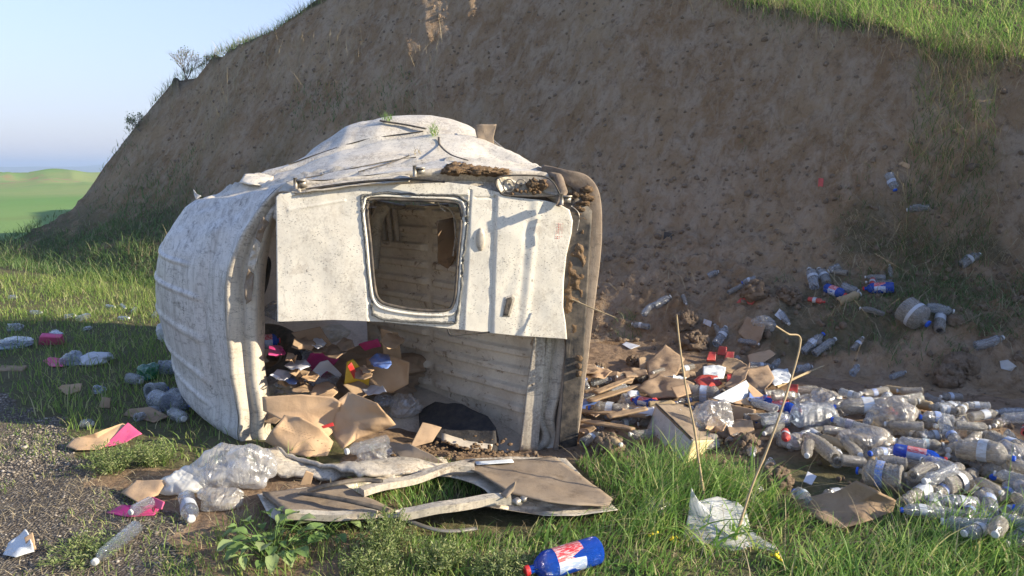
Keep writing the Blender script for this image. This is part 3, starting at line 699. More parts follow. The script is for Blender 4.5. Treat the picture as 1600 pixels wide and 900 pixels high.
# light strip of painted sill and channel next to the bumper, its shade put in as grey
def strip(name, pts, dy0, mat, lab=None, depth=.04):
    P = [W(x, y, Yf(x) + dy0) for x, y in pts]; V_, F_ = sheet(P, .004, depth, 8, 8, 3, 6); part(name, V_, F_, mat, van, label=lab)
strip('sill_channel', [(853, 525), (880, 525), (874, 600), (866, 712), (842, 712), (848, 610)], .02, M['metal'])
strip('sill_face', [(836, 520), (853, 520), (849, 610), (840, 708), (812, 708), (823, 610)], -.03, M['jamb'], 'cream painted door post beside the bumper')
mb = MB(); mb.tube([W(831, 602, 4.44), W(831, 602, 4.45)], .008, 8); part('bolt_hole', *mb.data(), M['dark'], van)
def blob(c, r, amp=.25, fr=3., seed=0, sub_=3, sq=(1, 1, 1)):
    import bmesh
    bm = bmesh.new(); bmesh.ops.create_icosphere(bm, subdivisions=sub_, radius=1.)
    v = np.array([x.co[:] for x in bm.verts]); Fs = [tuple(x.index for x in f.verts) for f in bm.faces]; bm.free()
    d = 1 + amp * (vn(v[:, 0] * fr, v[:, 1] * fr, v[:, 2] * fr, seed) + .5 * vn(v[:, 0] * fr * 2.3, v[:, 1] * fr * 2.3, v[:, 2] * fr * 2.3, seed + 1) + .3 * vn(v[:, 0] * fr * 5, v[:, 1] * fr * 5, v[:, 2] * fr * 5, seed + 2))
    return np.asarray(c, float) + v * d[:, None] * np.asarray(r if np.ndim(r) else (r, r, r), float) * np.asarray(sq, float), Fs
def multi(bl):
    m = MB()
    for b in bl: m.add(*b)
    return m.data()
gx, gy = np.meshgrid(np.linspace(0, 1, 26), np.linspace(0, 1, 130), indexing='ij')
wl = 884 + 8 * np.sin(gy * 7) - 6 * gy; wr = 930 - 14 * gy + 7 * vn2(gy * 9, gy * 0, 41)
MX = wl + (wr - wl) * gx; MY = 306 + 236 * gy + 6 * gx
edge = np.sin(np.pi * np.clip(gx, 0, 1)) ** .5 * np.sin(np.pi * np.clip(gy, .0, 1)) ** .4
md = .030 * edge + edge * (.016 * fbm2(MX / 9, MY / 9, 4, 42) + .02 * ridged(MX / 22, MY / 22, 2, 43))
PM = vW(MX, MY, 4.50 - md)
part('mud_cake', PM.reshape(-1, 3), gridF(26, 130), M['mud'], van, label='thick mud caked inside the bumper')
part('gap_shade_sheet', *sheet([W(872, 318, 4.47), W(900, 300, 4.47), W(925, 330, 4.47), W(912, 560, 4.47), W(900, 712, 4.47), W(872, 712, 4.47), W(884, 540, 4.47)], .003, .01, 6, 8, 45), M['rubber'], van)  # black sheet stands in for the shade between door and bumper
mudl = []
for k in range(34):
    f = rng.random(); x = 706 + 84 * f; y = 250 + 26 * f + rng.normal(0, 5)
    mudl.append(blob(onvan(x, y, -.012)[0], rng.uniform(.025, .05), .5, 4, 200 + k, 3, (1.5, 1.2, .55)))
part('mud_cake', *multi(mudl), M['mud'], van, label='mud smeared along the top edge')['kind'] = 'stuff'
mq = [blob(W(x_, y_, 4.47), rng.uniform(.014, .03), .5, 3, 900 + int(x_), 3, (1.3, .7, .6)) for x_, y_ in zip(rng.uniform(894, 920, 16), rng.uniform(296, 336, 16))]
part('mud_cake', *multi(mq), M['mud'], van, label='mud stuck on the squared bumper corner')['kind'] = 'stuff'
part('mud_wedge', *multi([blob(W(905, 560 + 12 * k, 4.44), .02, .5, 3, 400 + k, 2) for k in range(3)] + [blob(W(860 + 8 * k, 712, 4.42), .03, .5, 3, 420 + k, 2) for k in range(5)]), M['mud'], van)
# broken tail lamp
tp = [(779, 277), (850, 276), (872, 298), (866, 306), (800, 306), (781, 300)]
V_, F_ = panel2(cr(tp, 4, True), None, (822, 291), lambda x, y, hh_: vW(x, y, 4.43 + .07 * np.clip(1 - (np.abs(x - 824) / 44) ** 6, 0, 1) - hh_), None, 14, 80, .01)
lamp = part('tail_lamp', V_, F_, M['jamb'], van, label='broken tail lamp housing without its lens')
for k, (x, y) in enumerate([(795, 290), (814, 290)]):
    an_ = np.linspace(0, 2 * np.pi, 20, endpoint=False)
    P = [W(x + 8 * math.cos(t), y + 10 * math.sin(t), 4.455) for t in an_]
    V_, F_ = tube(P, .004, 6, closed=True); V2_, F2_ = blob(W(x, y - 2, 4.48), .012, .1, 2, k, 2); m_ = MB().add(V_, F_).add(V2_, F2_)
    part('bulb_holder', *m_.data(), M['metal'], lamp)
part('mud_plug', *multi([blob(W(838 + rng.normal(0, 5), 291 + rng.normal(0, 4), 4.46), .03, .5, 3, 500 + k, 3) for k in range(6)]), M['mud'], lamp)
part('lamp_rim', *tube(cr([W(x, y, 4.425) for x, y in tp], 5, True), .005, 6, closed=True), M['rubber'], lamp)
part('mud_plug', *multi([blob(W(800 + 7 * k, 300 + rng.normal(0, 2), 4.43), .012, .5, 3, 520 + k, 2) for k in range(7)]), M['mud'], lamp)['kind'] = 'stuff'
# hinges and the door gap on the top edge
for (x, y) in [(657, 268), (472, 287), (885, 312)]:
    mb = MB(); c = W(x, y, 4.36); mb.box(c, .05, .05, .035).tube([c + [-.03, -.03, -.03], c + [-.03, -.03, .035]], .012, 8).box(c + [.0, -.03, .02], .06, .02, .012)
    part('hinge', *mb.data(), M['metal'], van)
part('door_gap_shade', *tube(cr([W(x, y, 4.345) for x, y in [(478, 296), (560, 285), (640, 280), (695, 284)]], 8), .008, 6), M['dark'], van)  # dark tube stands in for the shaded gap above the door
# folded roof-edge metal piece at the upper left of the door
V_, F_ = sheet([W(434, 300, 4.36), W(448, 286, 4.42), W(475, 290, 4.4), W(560, 280, 4.42), (W(640, 274, 4.42)), W(640, 282, 4.36), W(560, 288, 4.34), W(478, 300, 4.32)], .012, .006, 12, 8, 12)
part('bent_drip_rail', V_, F_, M['jamb'], van)
V_, F_ = sheet([W(424, 340, 4.42), W(436, 302, 4.36), W(468, 288, 4.36), W(470, 300, 4.33), W(440, 312, 4.34), W(432, 345, 4.38)], .012, .006, 12, 8, 13)
part('torn_corner', V_, F_, M['jamb'], van)
# flap standing up behind the roof corner, torn board at the far end
V_, F_ = sheet([W(374, 285, 5.1), W(382, 272, 5.15), W(400, 270, 5.2), (W(428, 274, 5.2)), W(420, 290, 5.05), W(395, 286, 5.0)], .012, .008, 8, 8, 14)
part('roof_flap', V_, F_, M['body'], van, label='sunlit flap of torn metal on the roof edge')
V_, F_ = sheet([W(741, 196, 5.42), W(752, 194, 5.4), W(776, 194, 5.4), W(771, 215, 5.38), W(773, 252, 5.35), W(756, 248, 5.3), W(747, 222, 5.35)], .008, .008, 8, 8, 15)
part('torn_board', V_, F_, M['trim'], van, label='brown torn board sticking up at the far end')
mb = MB(); mb.tube(cr([W(768, 218, 5.55), W(785, 232, 5.5), W(797, 243, 5.5)], 5), .010, 6); mb.tube(cr([W(797, 243, 5.5), W(785, 248, 5.48), W(772, 246, 5.48)], 5), .014, 6)
part('broken_bracket', *mb.data(), M['metal'], van)
V_, F_ = sheet([W(302, 296, 5.0), W(307, 303, 4.98), W(314, 306, 4.98), W(306, 312, 4.98), W(303, 304, 4.99)], .0, .004, 12, 4, 16); part('metal_spike', V_, F_, M['roof'], van)
for L_ in ([(445, 284), (500, 268), (560, 254), (620, 244), (655, 240)], [(450, 246), (500, 232), (560, 216), (610, 206), (655, 202)], [(560, 262), (610, 250), (640, 236)]):
    part('panel_seam', *tube(cr([onvan(x, y, .001)[0] for x, y in L_], 6), .0045, 5), M['dark'], van)
# black rubber strips lying over the top
part('rubber_trim', *tube(cr([onvan(x, y, .02)[0] for x, y in [(592, 186), (612, 188), (640, 193), (668, 201)]], 8), .014, 6, .5), M['rubber'], van)
part('rubber_trim', *tube(cr([onvan(x, y, .014)[0] for x, y in [(682, 212), (690, 224), (705, 238), (735, 248)]], 8), .008, 6, .5), M['rubber'], van)
# rear door that still hangs shut over the upper half of the opening
def doorY(px, py): return 4.335 + .13 * (px - 430) / 460 - .03 * (py - 300) / 230
def place_d(px, py, hh_): return vW(px, py, doorY(px, py) - hh_)
d_out = [(431, 308), (436, 303), (470, 299), (520, 294), (600, 289), (700, 285), (735, 289), (778, 300), (800, 308), (850, 313), (874, 319), (890, 328), (895, 345), (893, 365), (885, 400), (881, 440), (880, 480), (884, 505), (886, 530), (800, 524), (718, 515), (600, 503), (520, 500), (433, 503), (432, 400)]
d_hole = cr([(575, 318), (583, 311), (650, 313), (708, 316), (719, 325), (721, 345), (716, 400), (712, 455), (708, 475), (696, 485), (650, 484), (610, 477), (592, 468), (585, 445), (579, 380), (574, 335)], 4, True)
def gl(v, c, w): return np.exp(-((v - c) / w) ** 2)
def door_h(x, y):
    hh_ = .004 * fbm2(x / 60, y / 60, 3, 301)
    sh = 2. * (y - 300) / 230
    fr = sstep(562 + (y - 300) * .06, 568 + (y - 300) * .06, x) * (1 - sstep(728 - (y - 300) * .04, 734 - (y - 300) * .04, x)) * sstep(303, 308, y)
    hh_ = hh_ - .012 * fr
    hh_ = hh_ - .009 * gl(x, 735 - (y - 300) * .055, 1.6) * (y > 296)
    hh_ = hh_ - .010 * gl(x, 774 - (y - 300) * .03, 1.7) * (y > 305) + .012 * sstep(772, 778, x + (y - 300) * .03)
    hh_ = hh_ - .006 * gl(y, 309, 1.5) * (x > 742) * (x < 774)
    hh_ = hh_ + .005 * gl(x, 838 - (y - 330) * .1, 5) - .003 * gl(x, 826 - (y - 330) * .1, 4)
    hh_ = hh_ - .004 * gl((x - 800) * .8 + (y - 430) * .35, 0, 9) * gl(y, 430, 60)
    hh_ = hh_ + .004 * gl(y, 330 + (x - 440) * -.17, 2.0) * (x < 540) * (x > 450)
    return hh_
V_, F_ = panel2(d_out, d_hole, (647, 396), place_d, door_h, 70, 520, .035)
door = part('rear_door', V_, F_, M['door'], van, label='white rear door hanging over the upper half of the opening')
def loop(pts, off, r, flat=1., k=6, n=4):
    q_ = cr(pts, n, True); return tube([W(x, y, doorY(x, y) - off) for x, y in q_], r, k, flat, closed=True)
part('window_rubber', *loop([(575, 318), (583, 311), (650, 313), (708, 316), (719, 325), (721, 345), (716, 400), (712, 455), (708, 475), (696, 485), (650, 484), (610, 477), (592, 468), (585, 445), (579, 380), (574, 335)], -.008, .010), M['rubber'], door)
part('window_lip', *loop([(569, 318), (580, 306), (650, 308), (712, 311), (725, 322), (727, 345), (721, 400), (717, 460), (713, 482), (700, 492), (650, 491), (605, 484), (586, 473), (579, 445), (573, 380), (568, 335)], -.006, .009), M['door'], door)
sealp = dens([(565, 306), (600, 301), (660, 304), (715, 305), (731, 315), (730, 350), (724, 400), (719, 460), (712, 505), (660, 503), (600, 499), (583, 492), (577, 440), (570, 370), (566, 330)], 9)
sealp = sealp + rng.normal(0, .5, sealp.shape)
part('sealant_bead', *tube([W(x, y, doorY(x, y) + .004) for x, y in sealp], .010 + .0045 * rng.random(len(sealp)), 6, .7, closed=True), M['seal'], door)
ov = [W(751 + 7.5 * math.cos(t), 374 + 18.5 * math.sin(t), doorY(751, 374) - .002) for t in np.linspace(0, 2 * np.pi, 28, endpoint=False)]
ovc = np.mean(ov, 0); lay = np.stack([np.array(ov), ovc + (np.array(ov) - ovc) * .9 + [0, -.012, 0], ovc + (np.array(ov) - ovc) * .55 + [0, -.017, 0], ovc + (np.array(ov) - ovc) * .03 + [0, -.018, 0]], 1)
part('oval_cover', lay.reshape(-1, 3), gridF(28, 4, True), M['jamb'], door)
mb = MB()
hc_ = [(789, 464), (801, 460), (806, 464), (797, 495), (785, 495), (786, 480)]
V_, F_ = panel2(hc_, None, (795, 478), lambda x, y, hh_: vW(x, y, doorY(x, y) - .016 - hh_), None, 6, 40, .012); hp = part('door_handle', V_, F_, M['jamb'], door, label='recessed door handle')
V_, F_ = panel2([(792, 466), (799, 464), (801, 468), (794, 493), (786, 493)], None, (794, 479), lambda x, y, hh_: vW(x, y, doorY(x, y) - .021 - hh_), None, 5, 30, .008); part('grip', V_, F_, M['rubber'], hp)
# small sticker with unreadable red rows near the door's right edge
mb = MB()
for r_ in range(4):
    for c_ in range(9):
        if rng.random() < .3: continue
        x = 870 + r_ * 3.0 - c_ * .25; y = 350 + c_ * 2.8; p = W(x, y, doorY(x, y) - .0135); mb.box(p, .005 if r_ == 1 else .002, .001, .005)
part('sticker', *mb.data(), M['red'], door)
part('hanging_wire', *tube(cr([W(700, 515, 4.30), W(705, 524, 4.28), W(730, 522, 4.3), W(765, 519, 4.32)], 6), .005, 6), M['dark'], door)
part('hanging_strip', *tube(cr([W(893, 322, 4.38), W(905, 335, 4.36), W(902, 360, 4.36)], 6), .007, 6, .4), M['metal'], van)
# headlining strips hanging behind the door window
mb = MB()
mb.tube(cr([W(640, 312, 4.5), W(680, 318, 4.55), W(705, 330, 4.6), W(712, 360, 4.6), W(708, 400, 4.6)], 8), .010, 6, .4); mb.tube(cr([W(680, 308, 4.5), W(690, 325, 4.5), W(696, 330, 4.5)], 5), .004, 5)
part('loose_trim', *mb.data(), M['jamb'], van)
# fallen lower rear door, hinged at the sill, lying face down on the grass
def place_g(px, py, hh_): return vG(px, py, .075 + hh_)
f_out = [(402, 772), (420, 806), (432, 814), (520, 812), (590, 809), (640, 808), (700, 800), (770, 788), (815, 790), (850, 806), (900, 806), (966, 797), (925, 760), (884, 716), (800, 713), (730, 717), (650, 735), (560, 752), (470, 762)]
f_hole = cr([(548, 786), (560, 772), (620, 760), (680, 745), (728, 752), (762, 770), (740, 782), (690, 790), (630, 796), (575, 796)], 4, True)
def fd_h(x, y):
    e = .02 * fbm2(x / 40, y / 20, 3, 310)
    d_ = np.hypot((x - 650) / 1.0, (y - 775) / .32)
    return e * .5 + .018 * sstep(95, 115, d_) * (1 - sstep(150, 175, d_)) + .03 * gl(x, 745, 30) * gl(y, 786, 10) + .004 * vn2(x / 7, y / 4, 311)
V_, F_ = panel2(f_out, f_hole, (655, 772), place_g, fd_h, 26, 300, .075)
fdoor = part('rear_door', V_, F_, M['jamb'], van, label='fallen rear door lying inner side up on the grass')
V_, F_ = sheet([vG(*a) for a in [(722, 726, .115), (735, 719, .11), (800, 716, .115), (868, 713, .12), (880, 722, .12), (958, 778, .11), (950, 789, .10), (905, 790, .12), (850, 783, .14), (795, 770, .14), (765, 750, .15), (745, 738, .14)]], .012, .006, 5, 12, 18, 8)
part('trim_panel', V_, F_, M['trim'], fdoor, label='brown muddy trim board on the fallen door')
V_, F_ = sheet([vG(*a) for a in [(410, 768, .10), (480, 762, .11), (530, 752, .11), (560, 770, .10), (618, 797, .10), (540, 799, .11), (450, 800, .11)]], .010, .02, 6, 10, 19, 6)
part('inner_skin', V_, F_, M['trim'], fdoor, label='dusty grey end of the fallen door')
for L_, w_, mt in [([(452, 806, .10), (520, 804, .10), (590, 803, .10)], .028, 'jamb'), ([(628, 800, .12), (700, 792, .13), (760, 780, .14), (800, 778, .14)], .034, 'door'), ([(565, 768, .12), (640, 748, .12), (700, 732, .13), (740, 730, .13)], .032, 'jamb')]:
    Pq = cr([vG(*a) for a in L_], 10); part('window_surround', *tube(Pq + .010 * np.stack([vn(Pq[:, 0] * 6, 0, 0, 31), vn(Pq[:, 0] * 6, 0, 0, 32), vn(Pq[:, 0] * 6, 0, 0, 33)], -1), w_ * 1.1, 4, .7), M['jamb'], fdoor, smooth=False)
part('rubber_seal', *tube(cr([vG(*a) for a in [(480, 768, .14), (515, 758, .17), (562, 750, .16), (598, 752, .14)]], 8), [.018] * 24 + [.014], 8, .6), M['rubber'], fdoor)
part('rubber_seal', *tube(cr([vG(*a) for a in [(468, 770, .14), (510, 776, .15), (560, 786, .15), (607, 798, .13)]], 8), .016, 8, .6), M['rubber'], fdoor)
part('rubber_seal', *tube(cr([vG(*a) for a in [(605, 800, .06), (660, 822, .05), (700, 830, .04), (745, 826, .03)]], 8), .014, 8, .6), M['metal'], fdoor)
V_, F_ = sheet([vG(*a) for a in [(742, 721, .13), (800, 717, .13), (803, 722, .13), (745, 726, .13)]], .002, .003, 5, 4, 21, 3); part('torn_sticker', V_, F_, M['white_card'], fdoor)
part('latch', *multi([blob(vG(808, 784, .16), .022, .5, 3, 31, 2), blob(vG(818, 780, .17), .016, .5, 3, 33, 2)]), M['metal'], fdoor)
V_, F_ = sheet([vG(*a) for a in [(782, 772, .16), (795, 760, .18), (806, 752, .22), (802, 766, .18), (790, 778, .16)]], .004, .006, 5, 4, 22, 3); part('bent_tab', V_, F_, M['trim'], fdoor)
# crushed sill between the opening and the fallen door
V_, F_ = sheet([vG(*a) for a in [(392, 700, .16), (432, 698, .12), (500, 722, .11), (570, 738, .11), (640, 738, .10), (700, 722, .08), (690, 712, .05), (610, 725, .04), (520, 745, .05), (440, 738, .06), (405, 722, .10)]], .03, .02, 9, 10, 24, 8)
part('crushed_sill', V_, F_, M['jamb'], van, label='crushed white sill at the bottom of the opening')

# ------------------------------------------------------------------ bottles
def profile_mesh(name, prof, k, mat, dent=0., seed=0, bend=0., cap=True):
    z = np.array([p[0] for p in prof]); r = np.array([p[1] for p in prof]); an_ = np.arange(k) / k * 2 * np.pi
    V_ = np.stack([r[:, None] * np.cos(an_), r[:, None] * np.sin(an_), z[:, None] + 0 * an_], -1)
    if dent:
        d_ = 1 + dent * (vn(V_[..., 0] * 1.3, V_[..., 1] * 1.3, V_[..., 2] * 4, seed) * 1.3 + .5 * vn(V_[..., 0] * 3, V_[..., 1] * 3, V_[..., 2] * 9, seed + 1))
        d_ = np.minimum(d_, 1.12); V_[..., 0] *= d_; V_[..., 1] *= 1 - (1 - d_) * .5
        V_[..., 0] += bend * np.sin(V_[..., 2] * np.pi)
    Fc = [tuple(f) for f in gridF(len(z), k, False, True)[:, ::-1]]
    if cap: Fc += [tuple(range(k)), tuple(range((len(z) - 1) * k + k - 1, (len(z) - 1) * k - 1, -1))]
    return mesh(name, V_.reshape(-1, 3), Fc, mat)
def body_prof(ribs, neck=.38, sh=.74):
    p = [(0, .55), (.0, .80), (.02, .95), (.05, 1.)]
    zz = np.linspace(.08, sh, 2 * ribs)
    for i, z in enumerate(zz): p.append((z, 1. if (i % 2 or ribs == 1) else .88))
    p += [(sh + .04, .95), (sh + .09, .78), (sh + .14, .55), (sh + .17, neck), (.955, neck), (.956, .02)]
    return p
KINDS = {}
def lab2():
    a = N('red and silver label'); co = a.coord(); n1 = a.noise(co, 9, 5, .8); z = a.n('ShaderNodeSeparateXYZ', Vector=co).outputs[1]
    red = a.mix(a.ramp(n1, [(.5, 0.), (.55, .8)]), (.55, .02, .03), (.62, .60, .60)); sil = a.mix(a.ramp(n1, [(.52, 0.), (.57, .9)]), (.34, .42, .62), (.75, .78, .85))
    return a.done(a.pbr(a.mix(a.ramp(z, [(.44, 0.), (.46, 1.)]), sil, red), .3, a.bump(n1, .004, .6), .6))
M['lab_silver'] = lab2()
def kind(key, variants, mat, capm, labm, lab=(.38, .62), ribs=6, k=12, neck=.38, sh=.74, dent=.16):
    out = []
    for v in range(variants):
        b = profile_mesh('body', body_prof(ribs, neck, sh), k, mat, dent * (v > 0), v * 7 + 3, (v % 3 - 1) * .25 * (v > 0))
        c = profile_mesh('cap', [(.945, neck * 1.25), (.948, neck * 1.3), (.990, neck * 1.28), (1., neck * 1.15), (1.001, neck * .7), (1.001, .01)], k, capm) if capm else None
        l = None
        if labm:
            l = profile_mesh('label_band', [(lab[0], 1.015), ((lab[0] + lab[1]) / 2, 1.02), (lab[1], 1.015)], k, labm, dent * (v > 0), v * 7 + 3, (v % 3 - 1) * .25 * (v > 0), cap=False)
        out.append((b, c, l))
    KINDS[key] = out
def labm():
    a = N('mixed dusty labels'); co = a.coord(); oi = a.n('ShaderNodeObjectInfo').outputs['Random']
    c = a.ramp(oi, [(0, (.08, .17, .50)), (.3, (.16, .28, .58)), (.5, (.45, .52, .62)), (.75, (.60, .62, .62)), (.9, (.12, .30, .42)), (1, (.5, .2, .16))])
    n1 = a.noise(co, 6, 5, .7); nb = a.noise(a.mapv(co, (9, 9, 30)), 1., 3, .6)
    c = a.mix(a.ramp(nb, [(.5, 0.), (.55, .55)]), c, (.62, .63, .64)); c = a.mix(a.ramp(n1, [(.45, 0.), (.65, .75)]), c, (.34, .28, .21))
    return a.done(a.pbr(c, .5, a.bump(n1, .004, .6), .4))
M['lab_dusty'] = labm()
kind('clear', 4, M['bottle_mud'], M['cap_white'], M['lab_dusty'], (.42, .58))
kind('clearw', 4, M['bottle'], M['cap_white'], M['lab_white'], (.42, .56))
kind('clearb', 3, M['bottle'], M['cap_blue'], M['lab_dusty'], (.40, .58))
kind('bare', 7, M['bottle'], M['cap_white'], None, dent=.28)
kind('muddy', 7, M['bottle_mud'], M['cap_white'], None)
kind('muddyw', 3, M['bottle_mud'], None, M['lab_white'])
kind('fresh', 2, M['bottle_clean'], M['cap_white'], None)
kind('freshl', 2, M['bottle_clean'], M['cap_white'], M['lab_white'])
kind('blue', 2, M['blue_pet'], M['cap_red'], M['lab_silver'], (.26, .62), 1, 20, .30, .70, .03)
kind('big', 3, M['bottle_mud'], M['cap_blue'], M['lab_dusty'], (.38, .55), 5, 18, .22, .70, .10)
kind('bigc', 3, M['blue_film'], M['cap_blue'], None, (.35, .55), 4, 18, .22, .68, .2)
kind('jar', 2, M['bottle_mud'], M['cap_blue'], M['lab_white'], (.40, .52), 1, 22, .22, .66, .05)
kind('soda', 2, M['lab_red'], M['cap_red'], M['lab_white'], (.3, .5), 2, 10, .36, .7, .15)
kind('tan', 2, M['reed'], M['cap_white'], None)
NB = [0]
def bottle(key, base, top, r, label, group=None, name='bottle', var=None, flat=1.):
    base = Vector(base); top = Vector(top); ax = top - base; L_ = max(ax.length, 2.2 * r); ax.normalize()
    b, c, l = KINDS[key][(NB[0] if var is None else var) % len(KINDS[key])]; NB[0] += 1
    o = thing(name, label, 'bottle', base, group)
    o.rotation_mode = 'QUATERNION'; qq = ax.to_track_quat('Z', 'Y'); o.rotation_quaternion = qq if key == 'blue' else qq @ Quaternion((0, 0, 1), random.uniform(0, 6.28))
    o.scale = (r, r * flat, L_)
    link('body', b, o)
    if c: link('cap', c, o)
    if l: link('label_band', l, o)
    return o
def bot(key, bx, by, tx, ty, w, label, group=None, lift=0., var=None, name='bottle', minL=None):
    c = T((bx + tx) / 2, (by + ty) / 2, .01); r = w / 2 * c[1] / F
    B_ = T(bx, by, r + lift); E_ = T(tx, ty, r * .8 + lift)
    if np.linalg.norm(E_ - B_) > .42 and np.hypot(bx - tx, by - ty) < 70:   # keep believable lengths on grazing ground
        d_ = (E_ - B_); E_ = B_ + d_ / np.linalg.norm(d_) * .30
    return bottle(key, B_, E_, r, label, group, name, var)

# single bottles one can point at
g1 = 'bottles strewn over the slumped bank'
bot('blue', 936, 858, 820, 893, 45, 'big blue bottle with red cap and torn red-white label in the foreground grass', lift=.02, var=1)
bot('clearb', 1389, 272, 1399, 298, 14, 'clear bottle with blue label high on the bank, uppermost of the bottles', g1)
bot('bare', 1453, 324, 1416, 328, 12, 'clear bottle lying level high on the bank below the uppermost one', g1)
bot('clearw', 1502, 415, 1532, 397, 15, 'clear bottle with pale label lying alone among dry stalks at right', g1)
bot('bare', 1106, 431, 1123, 424, 10, 'small clear bottle lying alone left of the blue-capped one', g1)
bot('clearb', 1181, 435, 1159, 442, 11, 'small clear bottle with bright blue cap on dark soil', g1)
bot('clearw', 1273, 449, 1264, 420, 15, 'pale upright-leaning bottle, left one of the close pair', g1)
bot('clearw', 1292, 442, 1279, 420, 15, 'pale leaning bottle, right one of the close pair', g1)
bot('bare', 1312, 416, 1294, 424, 13, 'short clear bottle just above the leaning pair', g1)
bot('blue', 1291, 450, 1322, 461, 16, 'blue bottle with red tip half sunk beside a tan bottle', g1)
bot('bare', 1316, 447, 1342, 456, 15, 'grey clear bottle behind the blue one with the red tip', g1)
bot('tan', 1310, 472, 1345, 459, 16, 'tan ribbed bottle lying in front of the blue ones', g1)
bot('blue', 1397, 449, 1348, 451, 17, 'blue bottle with white label lying level beneath two thin bottles', g1, var=1)
bot('bare', 1394, 441, 1352, 441, 9, 'thin dusty bottle lying on top of the level blue bottle', g1)
bot('bare', 1384, 433, 1351, 433, 9, 'thin pale-capped bottle, upper one above the level blue bottle', g1)
bot('fresh', 1392, 434, 1390, 414, 7, 'slim clear bottle standing upright above the level blue bottle', g1)
bot('jar', 1412, 480, 1451, 507, 42, 'large round dusty water jar with blue cap on the bank', name='water_jar')
bot('muddyw', 1468, 516, 1478, 456, 17, 'long dusty bottle lying up the slope under a crossing one', g1)
bot('bare', 1448, 479, 1491, 487, 15, 'clear bottle lying across the long dusty one', g1, lift=.05)
bot('bare', 1524, 541, 1568, 527, 16, 'clear ribbed bottle lying alone on clods at the right edge', g1)
bot('clearb', 1254, 550, 1287, 521, 14, 'blue-tinted bottle, left one of two parallel bottles in the hollow', g1)
bot('bare', 1272, 553, 1306, 529, 14, 'clear bottle, right one of two parallel bottles in the hollow', g1)
bot('bare', 1244, 577, 1269, 573, 14, 'crushed clear bottle just under the two parallel bottles', g1)
bot('clearw', 1118, 538, 1134, 511, 15, 'clear bottle standing tilted on dark soil left of the torn carton', g1)
bot('clearw', 1171, 571, 1209, 574, 13, 'clear white-capped bottle lying in front of the torn carton', g1)
bot('bare', 1022, 478, 1048, 463, 13, 'clear dusty bottle left of the tall mud clump', g1)
bot('bare', 1005, 492, 1022, 474, 11, 'small crushed bottle left of the mud clump, lower of two', g1)
bot('fresh', 214, 822, 146, 880, 25, 'empty clear bottle lying on gravel in the lower left corner', var=0)
bot('fresh', 236, 784, 203, 801, 20, 'short clear bottle lying on magenta card by the gravel edge', lift=.03, var=0)
bot('freshl', 291, 776, 299, 812, 27, 'clear bottle sticking out under the clear bag heap', var=1)
bot('fresh', 605, 688, 540, 706, 20, 'clear ribbed bottle lying on the van sill in front of cardboard', lift=.10, var=0)
bot('bigc', 249, 574, 300, 576, 24, 'long clear blue-tinted jug touching the shaded van roof', name='water_jar')
bot('bare', 1168, 688, 1176, 712, 17, 'dusty bottle standing askew right of the pale crate')
bot('muddy', 1140, 693, 1168, 668, 20, 'dusty ribbed bottle leaning on the cardboard box in the litter')
bot('bare', 1208, 672, 1234, 698, 18, 'small clear bottle with white tip left of the shaded grass hollow')
bot('fresh', 1200, 744, 1204, 718, 17, 'small clear bottle standing upright on bare soil at the litter edge')
bot('bigc', 1232, 655, 1180, 658, 26, 'crushed clear bottle with blue cap beside the cardboard box', var=1)
bot('big', 1410, 748, 1338, 735, 42, 'large clear jug with blue handle and label in front of the bottle heap', name='water_jar', lift=.05)
bot('bigc', 1300, 645, 1225, 655, 36, 'large crushed clear jug with blue base behind the dusty heap', name='water_jar', lift=.06)
bot('big', 1400, 632, 1300, 636, 26, 'long clear bottle with blue label at the back of the heap', lift=.08)
bot('muddy', 1305, 715, 1255, 680, 24, 'large dusty bottle slanting down in front of the dirty bags', lift=.05)
bot('muddy', 1320, 688, 1345, 712, 18, 'dusty bottle tucked against the dirty bag in the heap', lift=.06)
bot('clearw', 1447, 806, 1480, 750, 20, 'clear bottle with white cap sticking up at the grass edge of the heap', lift=.05)
bot('clearb', 1548, 802, 1540, 765, 24, 'blue-labelled bottle standing up at the near edge of the heap', lift=.05)
bot('muddyw', 1412, 790, 1462, 755, 26, 'ribbed dusty bottle lying at the near edge of the heap', lift=.03)
bot('clearw', 1465, 640, 1506, 636, 22, 'clear labelled bottle lying level at the far edge of the heap', lift=.07)
bot('muddy', 1440, 622, 1395, 628, 18, 'muddy bottle at the very top edge of the heap under the bank', lift=.08)
bot('clearb', 1270, 790, 1240, 768, 22, 'half buried bottle left of the large cardboard flap')
bot('muddyw', 1330, 770, 1282, 776, 22, 'muddy ribbed bottle behind the large cardboard flap')
g2 = 'clear bottles and crushed jugs in the shade beside the van'
for i, (a_) in enumerate([(200, 590, 222, 596, 18, 'small crushed bottle beside the green plastic'), (232, 612, 262, 608, 30, 'crushed jug behind the one with the blue cap'),
                          (262, 630, 235, 620, 30, 'crushed jug with blue cap lying in shaded grass'), (265, 622, 300, 632, 34, 'large crushed jug close to the van roof'),
                          (128, 662, 146, 662, 16, 'small round clear bottle alone at the gravel edge'), (232, 641, 250, 645, 14, 'small white bottle on the brown box by the jugs'),
                          (268, 645, 288, 655, 20, 'short clear bottle in front of the crushed jugs'), (213, 652, 226, 650, 14, 'tiny clear bottle left of the jugs')]):
    bot('bigc' if a_[4] > 24 else 'bare', *a_[:5], a_[5], g2)
g3 = 'small pale bottles far off in the left grass'
